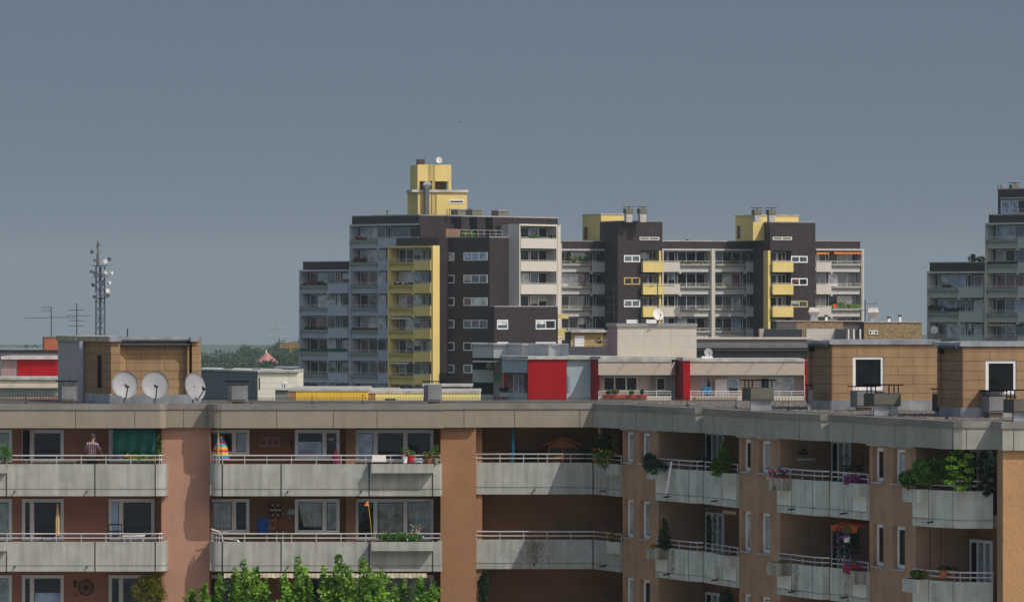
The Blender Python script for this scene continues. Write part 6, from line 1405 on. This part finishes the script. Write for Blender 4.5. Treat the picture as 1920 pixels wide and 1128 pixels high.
hb_ = pot('white hanging pot with violet flowers in front of the diamond trellis', 1588, 1016, 150.8, .12, white, lf_mid, h=.16, leafh=.22, name='hanging_basket'); q = MB(); [q.ball(tuple(P3(rs.uniform(1568, 1592), rs.uniform(994, 1012), 150.6)), .03, 6) for _ in range(26)]; q.build('flowers', fl_vio, hb_)
ao = thing('awning', 'orange-red awning over the middle wing balcony, second floor down', 'awning', P3(1600, 975, 150.8)); fo_ = Fr(1577, 152.0, -62)
q = MB(fo_); L_ = fo_.u(1625); z1, z0 = PZ(974, 151.2), PZ(985, 151.2); n_ = 26; vs = []; fs = []
for i in range(n_+1):
    u = L_*i/n_; vs += [(u, .6, z1+.05), (u, -.35, z1-.22), (u, -.37, z1-.36-.04*abs(math.sin(i*1.4)))]
for i in range(n_):
    for j in (0, 1): fs.append((3*i+j, 3*i+3+j, 3*i+4+j, 3*i+1+j))
q.add(vs, fs); o = q.build('canopy', mat('awning_orange', (.55, .10, .025)), ao); md = o.modifiers.new('t', 'SOLIDIFY'); md.thickness = .012
ab = thing('awning', 'short striped awning edge above the climbing wires of the first wing balcony', 'awning', P3(1368, 957, 160)); fa_ = Fr(1356, 160.6, -66); q = MB(fa_); L_ = fa_.u(1380)
vs = []; fs = []
for i in range(25): u = L_*i/24; vs += [(u, 0, PZ(957, 160)), (u, .0, PZ(965, 160)+.04*abs(math.sin(i*.9)))]
for i in range(24): fs.append((2*i, 2*i+2, 2*i+3, 2*i+1))
q.add(vs, fs); o = q.build('valance', stripemat('awning_stripe2', [(.5, .42, .28), (.10, .09, .07)], 'X', .22), ab); md = o.modifiers.new('t', 'SOLIDIFY'); md.thickness = .01
def wires(label, p0, p1, y0, y1, Y, th, nv, nh):
    fr = Fr(p0, Y, th); w_ = fr.u(p1); q = MB(fr); z0, z1 = PZ(y1, Y), PZ(y0, Y)
    for i in range(nv): u = w_*i/(nv-1); q.cyl((u, 0, z0), (u, 0, z1), .008, n=4)
    for j in range(nh): z = z0+(z1-z0)*j/(nh-1); q.cyl((0, 0, z), (w_, 0, z), .006, n=4)
    return tag(q.build('wire_grid', darkmetal), label, 'trellis')
wires('thin wire grid with scattered vines before the striped awning window', 1320, 1350, 950, 1030, 161.8, -72, 4, 8)
plant('thin_vine', 'sparse vine climbing the wire grid on the first wing balcony', 'plant', 1334, 952, 1020, 161.7, 34, lf_mid, n=220, size=.07, shape='vine')
plant('bottom_vine', 'dark leafy vine with a red bloom at the very bottom below the first wing balcony', 'plant', 1362, 1098, 1140, 159.6, 34, lf_dark, n=900, size=.09, flowers=[fl_red], nfl=5)
for i, (px_, lb) in enumerate(((1587, 'left'), (1610, 'right'))):
    t = thing('plant_stand', lb+' one of two black wrought-iron plant stands behind the violet petunias', 'plant stand', P3(px_, 893, 152.4)); c = P3(px_, 893, 152.4)
    MB().tube([c+Vector((-.16, 0, -.4)), c+Vector((-.16, 0, .5)), c+Vector((0, 0, .75)), c+Vector((.16, 0, .5)), c+Vector((.16, 0, -.4))], .014).build('frame', joint, t)
    for dz in (.0, .35): MB().box(c.x-.16, c.x+.16, c.y-.1, c.y+.1, c.z+dz, c.z+dz+.02).build('shelf', joint, t)
    MB().lathe(c+Vector((0, 0, .02)), [(.06, 0), (.10, .12)], n=10).build('bowl', white, t); MB().leaves(c+Vector((0, 0, .25)), (.14, .1, .12), 90, .07, rs).build('foliage', lf_dark, t)
# jungle of the right-hand balcony
plant('broad_shrub', 'broad green shrub on the box of the rightmost balcony, top floor', 'plant', 1703, 878, 918, 145.6, 50, lf_mid, n=1500, size=.09, depth=.4)
plant('large_bush', 'large dark bush in the middle of the rightmost balcony, top floor', 'plant', 1738, 856, 915, 145.2, 76, lf_mid, n=3600, size=.10, depth=.5)
plant('sunlit_climber', 'sunlit yellow-green climber hanging from the roof edge over the rightmost balcony', 'plant', 1800, 843, 915, 143.9, 50, lf_tree, n=1300, size=.11, shape='vine', depth=.5)
plant('leaf_mass', 'mass of green leaves behind the railing of the rightmost balcony', 'plant', 1785, 850, 914, 144.9, 96, lf_mid, n=3400, size=.10, depth=.5)
plant('corner_climber', 'dark climber at the right end of the rightmost balcony, trailing over the edge', 'plant', 1850, 850, 925, 144.2, 34, lf_dark, n=1900, size=.09, depth=.35, shape='vine')
plant('box_grass', 'grassy green plants in the box of the rightmost balcony, second floor down', 'plant', 1720, 1066, 1086, 145.6, 34, lf_mid, n=900, size=.09, depth=.3)
plant('herb_pot', 'small bright green tuft at the end of the grassy box', 'plant', 1733, 1066, 1086, 145.0, 12, lf_yel, n=260, size=.07, depth=.15)
for i, px_ in enumerate((1717, 1744, 1764, 1795)):
    yy = 146.7-(px_-1717)*.026; tag(MB().cyl((PX(px_, yy), yy, FL[1]), (PX(px_, yy), yy, zrow(0, 'bot')-.01), .014).build('net_pole', darkmetal), ('leftmost', 'second', 'third', 'rightmost')[i]+' thin pole of the cat net on the rightmost balcony, second floor down', 'pole', 'net poles on the rightmost balcony')
for px_, lb in ((1770, 'left'), (1778, 'right')): pot(lb+' brown pot behind the railing of the rightmost balcony', px_+ (0 if px_ < 1775 else 8), 1083, 144.9, .16, terra, lf_dark, leafh=.08)
# ---- far balcony plants
def far_frame(px, py):
    if py > 640 or px < 560: return None, 0
    for lo, hi, fr, d in ((556, 656, FA, -.02), (656, 728, FA, dM-.02), (728, 811, FA, dY-.02), (1048, 1149, FB, d1), (1150, 1438, FB, -.35), (1529, 1620, FB, dT), (1735, 1823, FC, 0), (1847, 1925, FC, dC)):
        if lo <= px <= hi: return fr, d
    if 974 <= px <= 1046: return FRr, -.05
    return None, 0
def far_plant(px, py, Y, w_, h_, m, lb, fl=None):
    fr, d = far_frame(px, py)
    if fr is None: fr, d = Fr(px, Y, 0), 0
    a, b = fr.u(px-w_/2, d), fr.u(px+w_/2, d); um = (a+b)/2; Ym = fr.Y(um, d); z0, z1 = PZ(py, Ym), PZ(py-h_, Ym)
    t = thing('balcony_plants', lb, 'plant', (*fr.P(um, d), z0), fr=fr); q = MB(fr); nb = max(1, round((b-a)/max(.5, (z1-z0))))
    for i in range(nb):
        c = a+(b-a)*(i+.5)/nb; hh = (z1-z0)*(rs.uniform(.55, 1) if nb > 1 else 1); q.leaves((c, d+.15, z0+hh/2), ((b-a)/nb*.55, .3, hh/2), 130, .24, rs, narrow=.8)
    q.build('foliage', m, t)
    if fl:
        q = MB(fr)
        for _ in range(9): c = (rs.uniform(a, b), d-.17, rs.uniform(z0, z1)); q.leaves(c, .09, 5, .12, rs, narrow=.9)
        q.build('flowers', fl, t)
    return t
far_plant(674, 492, 585, 24, 12, lf_dark, 'dark bushes on the second storey of the tallest tower, left corner', fl_red)
far_plant(675, 449, 585, 20, 6, lf_dark, 'small plants on the uppermost left balcony of the tallest tower', fl_red)
far_plant(589, 534, 588, 42, 7, lf_dark, 'row of plants with red dots on the uppermost balcony of the lower left tower part', fl_red)
far_plant(591, 617.5, 588, 40, 6, lf_dark, 'row of plants on the third balcony of the lower left tower part')
far_plant(683, 619, 583, 46, 5, lf_dark, 'red-flowered plants on the grey balcony left of the yellow ones', fl_red)
far_plant(755, 534, 575, 34, 5, lf_dark, 'green plants on the second yellow balcony from the top', fl_wht)
far_plant(878, 447, 578, 24, 16, lf_tree, 'bright green bush on the roof terrace of the tallest tower')
far_plant(862, 448, 577, 20, 8, lf_yel, 'yellowish shrub left of the bright green terrace bush')
far_plant(935, 444, 580, 10, 22, lf_dark, 'narrow dark conifer on the roof terrace of the tallest tower')
far_plant(1000, 446, 578, 20, 6, lf_mid, 'green plants on the topmost white balcony', None)
far_plant(1036, 446, 579, 12, 6, lf_dark, 'dark plants at the right end of the topmost white balcony')
far_plant(1067, 493, 590, 8, 22, lf_dark, 'dark conifer at the left end of the shaded top balcony')
far_plant(1076, 493, 590, 10, 9, lf_yel, 'yellow-green shrub beside the dark conifer on the shaded top balcony')
far_plant(1096, 491, 590, 22, 14, lf_mid, 'leafy plants in the middle of the shaded top balcony')
far_plant(1222, 489, 580, 26, 5, lf_mid, 'pink-flowered plants on the topmost yellow balcony of the left stair tower', fl_pink)
far_plant(1300, 494.5, 578, 50, 4, lf_mid, 'row of red flowers on the top balcony right of the left stair tower', fl_red)
far_plant(1377, 495, 580, 14, 11, lf_mid, 'small green bush on the top balcony left of the right stair tower')
far_plant(1398, 497, 577, 12, 24, lf_dark, 'dark hanging vine beside the bracket, top balcony left of the right stair tower')
far_plant(1585, 580, 578, 56, 17, lf_tree, 'lush green shrubs filling the rightmost balcony of the long block', fl_red)
far_plant(1752, 584, 544, 24, 14, lf_dark, 'round dark bushes on the second balcony of the grey-green tower, left corner')
far_plant(1785, 584, 542, 30, 8, lf_dark, 'low dark bushes on the second balcony of the grey-green tower')
far_plant(1775, 539, 543, 18, 8, lf_mid, 'green shrub on the top left balcony of the grey-green tower')
far_plant(1880, 495, 538, 58, 6, lf_dark, 'row of dark plants below the dish balcony of the right tower')
far_plant(1832, 492, 546, 34, 16, lf_dark, 'dark tree-like shrub on the lower roof of the grey-green tower')
far_plant(1318/1, 651, 430, 1.5, .5, lf_dark, 'tiny weed by the grey dish on the dark roof') if 0 else None
far_plant(1123, 645, 480.5, 12, 12, lf_yel, 'potted palm on the terrace of the small wooden penthouse')
far_plant(945, 733, 423, 16, 10, lf_dark, 'shrub in the grey box left of the red panel wall'); far_plant(1141, 738, 417.3, 8, 6, lf_mid, 'leftmost tuft in the red flower box'); far_plant(1153, 738, 417.3, 14, 8, lf_yel, 'yellow-green tuft in the red flower box'); far_plant(1184, 738, 417.3, 9, 5, lf_mid, 'round tuft right of the middle of the red flower box'); far_plant(1204, 738, 417.3, 5, 8, lf_dark, 'dark upright tuft at the right end of the red flower box')
dish('white satellite dish on the grey-green tower balcony at the right edge', 1860, 525.5, 540.5, .45, -20, -10, PZ(534, 540), m=dishw, n=14)
dish('white satellite dish low on the grey-green tower, left corner balcony', 1752, 618, 544, .45, -15, -10, PZ(628, 544), m=dishw, n=14)
# awnings, blinds on the far blocks
def faraw(p0, p1, y0, y1, Y, m, lb, fr=None, d=0):
    if fr is None: fr = Fr(p0, Y, 0)
    a, b = fr.u(p0, d), fr.u(p1, d); t = thing('awning', lb, 'awning', (*fr.P(a, d), PZ(y1, Y)), fr=fr)
    q = MB(fr); q.add([(a, d+.9, PZ(y0, Y)+.1), (b, d+.9, PZ(y0, Y)+.1), (b, d-.25, PZ(y0, Y)-.12), (a, d-.25, PZ(y0, Y)-.12), (a, d-.27, PZ(y1, Y)), (b, d-.27, PZ(y1, Y)), (a, d-.22, PZ(y1, Y)), (b, d-.22, PZ(y1, Y)), (a, d+.9, PZ(y0, Y)+.04), (b, d+.9, PZ(y0, Y)+.04)], [(0, 1, 2, 3), (3, 2, 5, 4), (4, 5, 7, 6), (6, 7, 9, 8), (8, 9, 1, 0)])
    q.build('canopy', m, t)
am = mat('awning_white', (.62, .56, .52)); ao_ = stripemat('awning_red_yellow', [(.75, .15, .03), (.8, .35, .05)], 'X', .5)
faraw(734, 773, 593.5, 598, 575, am, 'white awning over the upper awninged yellow balcony', FA, dY+.3); faraw(731, 769, 677.5, 682, 575, am, 'white awning over the lowest awninged yellow balcony', FA, dY+.3)
faraw(1530, 1553, 470.5, 475, 577, ao_, 'small orange awning on the top balcony right of the right stair tower', FB, dT+.3); faraw(1562, 1613, 470, 474.5, 578, ao_, 'wide orange-red awning on the top rightmost balcony of the long block', FB, dT+.3)
faraw(1855, 1908, 606, 611, 540, stripemat('awn_ochre', [(.5, .42, .25), (.2, .2, .18)], 'X', .5), 'yellowish striped awning low on the grey-green tower', FC, dC+.3)
tag(MB(FA).box(uL[0]+.1, uL[2]-.2, -.16, -.12, zA[5]+1.1, zA[5]+1.5).build('balcony_screen', mat('green_screen', (.01, .09, .06))), 'dark green fabric screen on a balcony of the lower left tower part', 'screen')
# people-sized laundry / colour accents
tag(MB(FB).box(FB.u(1561, dT), FB.u(1567, dT), dT-.2, dT-.15, 33.9, 34.35).build('towel', mat('towel_orange', (.8, .12, .02))), 'orange towel on the railing, second balcony down of the long block at right', 'towel')
cloth('blue tarpaulin heap on the beige balcony right of the red pillar', 'tarpaulin', 'tarpaulin', 1315, 1334, 725, 741, 418.5, mat('tarp_blue', (.02, .16, .36)), wav=.1, n=10)
# ---- tree in front of the block
def leader_tree(label, x_px, Y, tips, grp=None):
    X0 = PX(x_px, Y); t = thing('young_tree', label, 'tree', (X0, Y, 0), grp)
    top = max(PZ(y, Y) for _, y, _ in tips); tr = MB()
    tr.cyl((X0, Y, 0), (X0+.1, Y, 10), .42, .3, n=10); tr.cyl((X0+.1, Y, 10), (X0, Y, 19), .3, .16, n=8)
    lf = MB()
    for (px, y, w_) in tips:
        tip = P3(px, y, Y); tip.y += rs.uniform(-.8, .8); b = Vector((X0+(tip.x-X0)*.35, Y, 18.5)); mid = Vector((X0+(tip.x-X0)*.85, tip.y, 22.2)); tr.tube([(X0, Y, 16.5), b, mid], .06); tr.cyl(mid, tip, .035, .008)
        h = tip.z-mid.z+1.6; n_ = 15
        for q in range(n_):
            f = q/(n_-1); p = tip+(mid-tip)*f*1.25; r_ = (w_*.5*Y/F)*(.22+.9*f**.8)
            lf.leaves(p+Vector((rs.uniform(-.3, .3)*r_, 0, 0)), (r_, r_*.8, .32), int(70+250*f*(w_/60)), .135, rs, shell=.5, narrow=.62)
            if q % 2: 
                e = p+Vector((rs.choice((-1, 1))*r_*1.1, rs.uniform(-.3, .3), .12)); tr.cyl(p, e, .012, .006, n=4); lf.leaves(e, (.18, .15, .22), 26, .15, rs, shell=.7, narrow=.62)
    for _ in range(8): lf.leaves((X0+rs.uniform(-1.9, 1.9), Y+rs.uniform(-1, 1), rs.uniform(17, 22.6)), (1.1, 1.1, 1.1), 330, .17, rs, narrow=.62)
    tr.build('trunk', bark, t); lf.build('crown', lf_tree, t)
leader_tree('bright green tree top at the bottom left, against the pale balcony', 430, 152, [(385, 1104, 44), (412, 1090, 52), (459, 1064, 70), (440, 1076, 60), (482, 1080, 58), (362, 1114, 44), (500, 1100, 50)])
leader_tree('bright green tree top with several leaders at the bottom middle', 630, 150, [(556, 1062, 60), (574, 1080, 54), (536, 1088, 50), (632, 1056, 74), (608, 1078, 66), (655, 1078, 66), (684, 1061, 68), (714, 1080, 54), (698, 1092, 60)])
leader_tree('smaller bright green tree top, rightmost at the bottom', 785, 151, [(757, 1100, 44), (790, 1093, 62), (812, 1104, 48), (738, 1112, 44)])
# a bird in the air and one on the parapet
def bird(lb, px, py, Y, s_):
    c = P3(px, py, Y); MB_ = MB().ball(tuple(c), (.16*s_, .07*s_, .06*s_)); MB_.ball(tuple(c+Vector((.17*s_, 0, .05*s_))), .045*s_); MB_.add([c+Vector((-.1*s_, 0, .03)), c+Vector((.08*s_, 0, .03)), c+Vector((-.05*s_, .45*s_, .16*s_)), c+Vector((-.1*s_, -.45*s_, .16*s_)), c+Vector((-.32*s_, 0, 0))], [(0, 1, 2), (1, 0, 3)])
    tag(MB_.build('bird', joint), lb, 'bird')
bird('tiny dark bird flying high above the yellow lift house', 863, 229, 400, .55); bird('dark bird perched on the parapet between the two stair towers', 1288, 450, 580, 1.1)
# ---------------- haze: one closed box of thin even air
hzb = MB().box(-12500, 12500, -100, 9100, -200, 130).build('haze', mat('haze_tmp', (1, 1, 1)))
hm = bpy.data.materials.new('haze_air'); hm.use_nodes = True; n = hm.node_tree.nodes; n.remove(n['Principled BSDF'])
pv = n.new('ShaderNodeVolumePrincipled'); pv.inputs['Color'].default_value = (.66, .80, .86, 1); pv.inputs['Density'].default_value = HAZE = .00011; pv.inputs['Anisotropy'].default_value = 0
hm.node_tree.links.new(pv.outputs[0], n['Material Output'].inputs['Volume']); hzb.data.materials[0] = hm; tag(hzb, kind='stuff', label='thin pale summer haze filling the air', cat='haze')
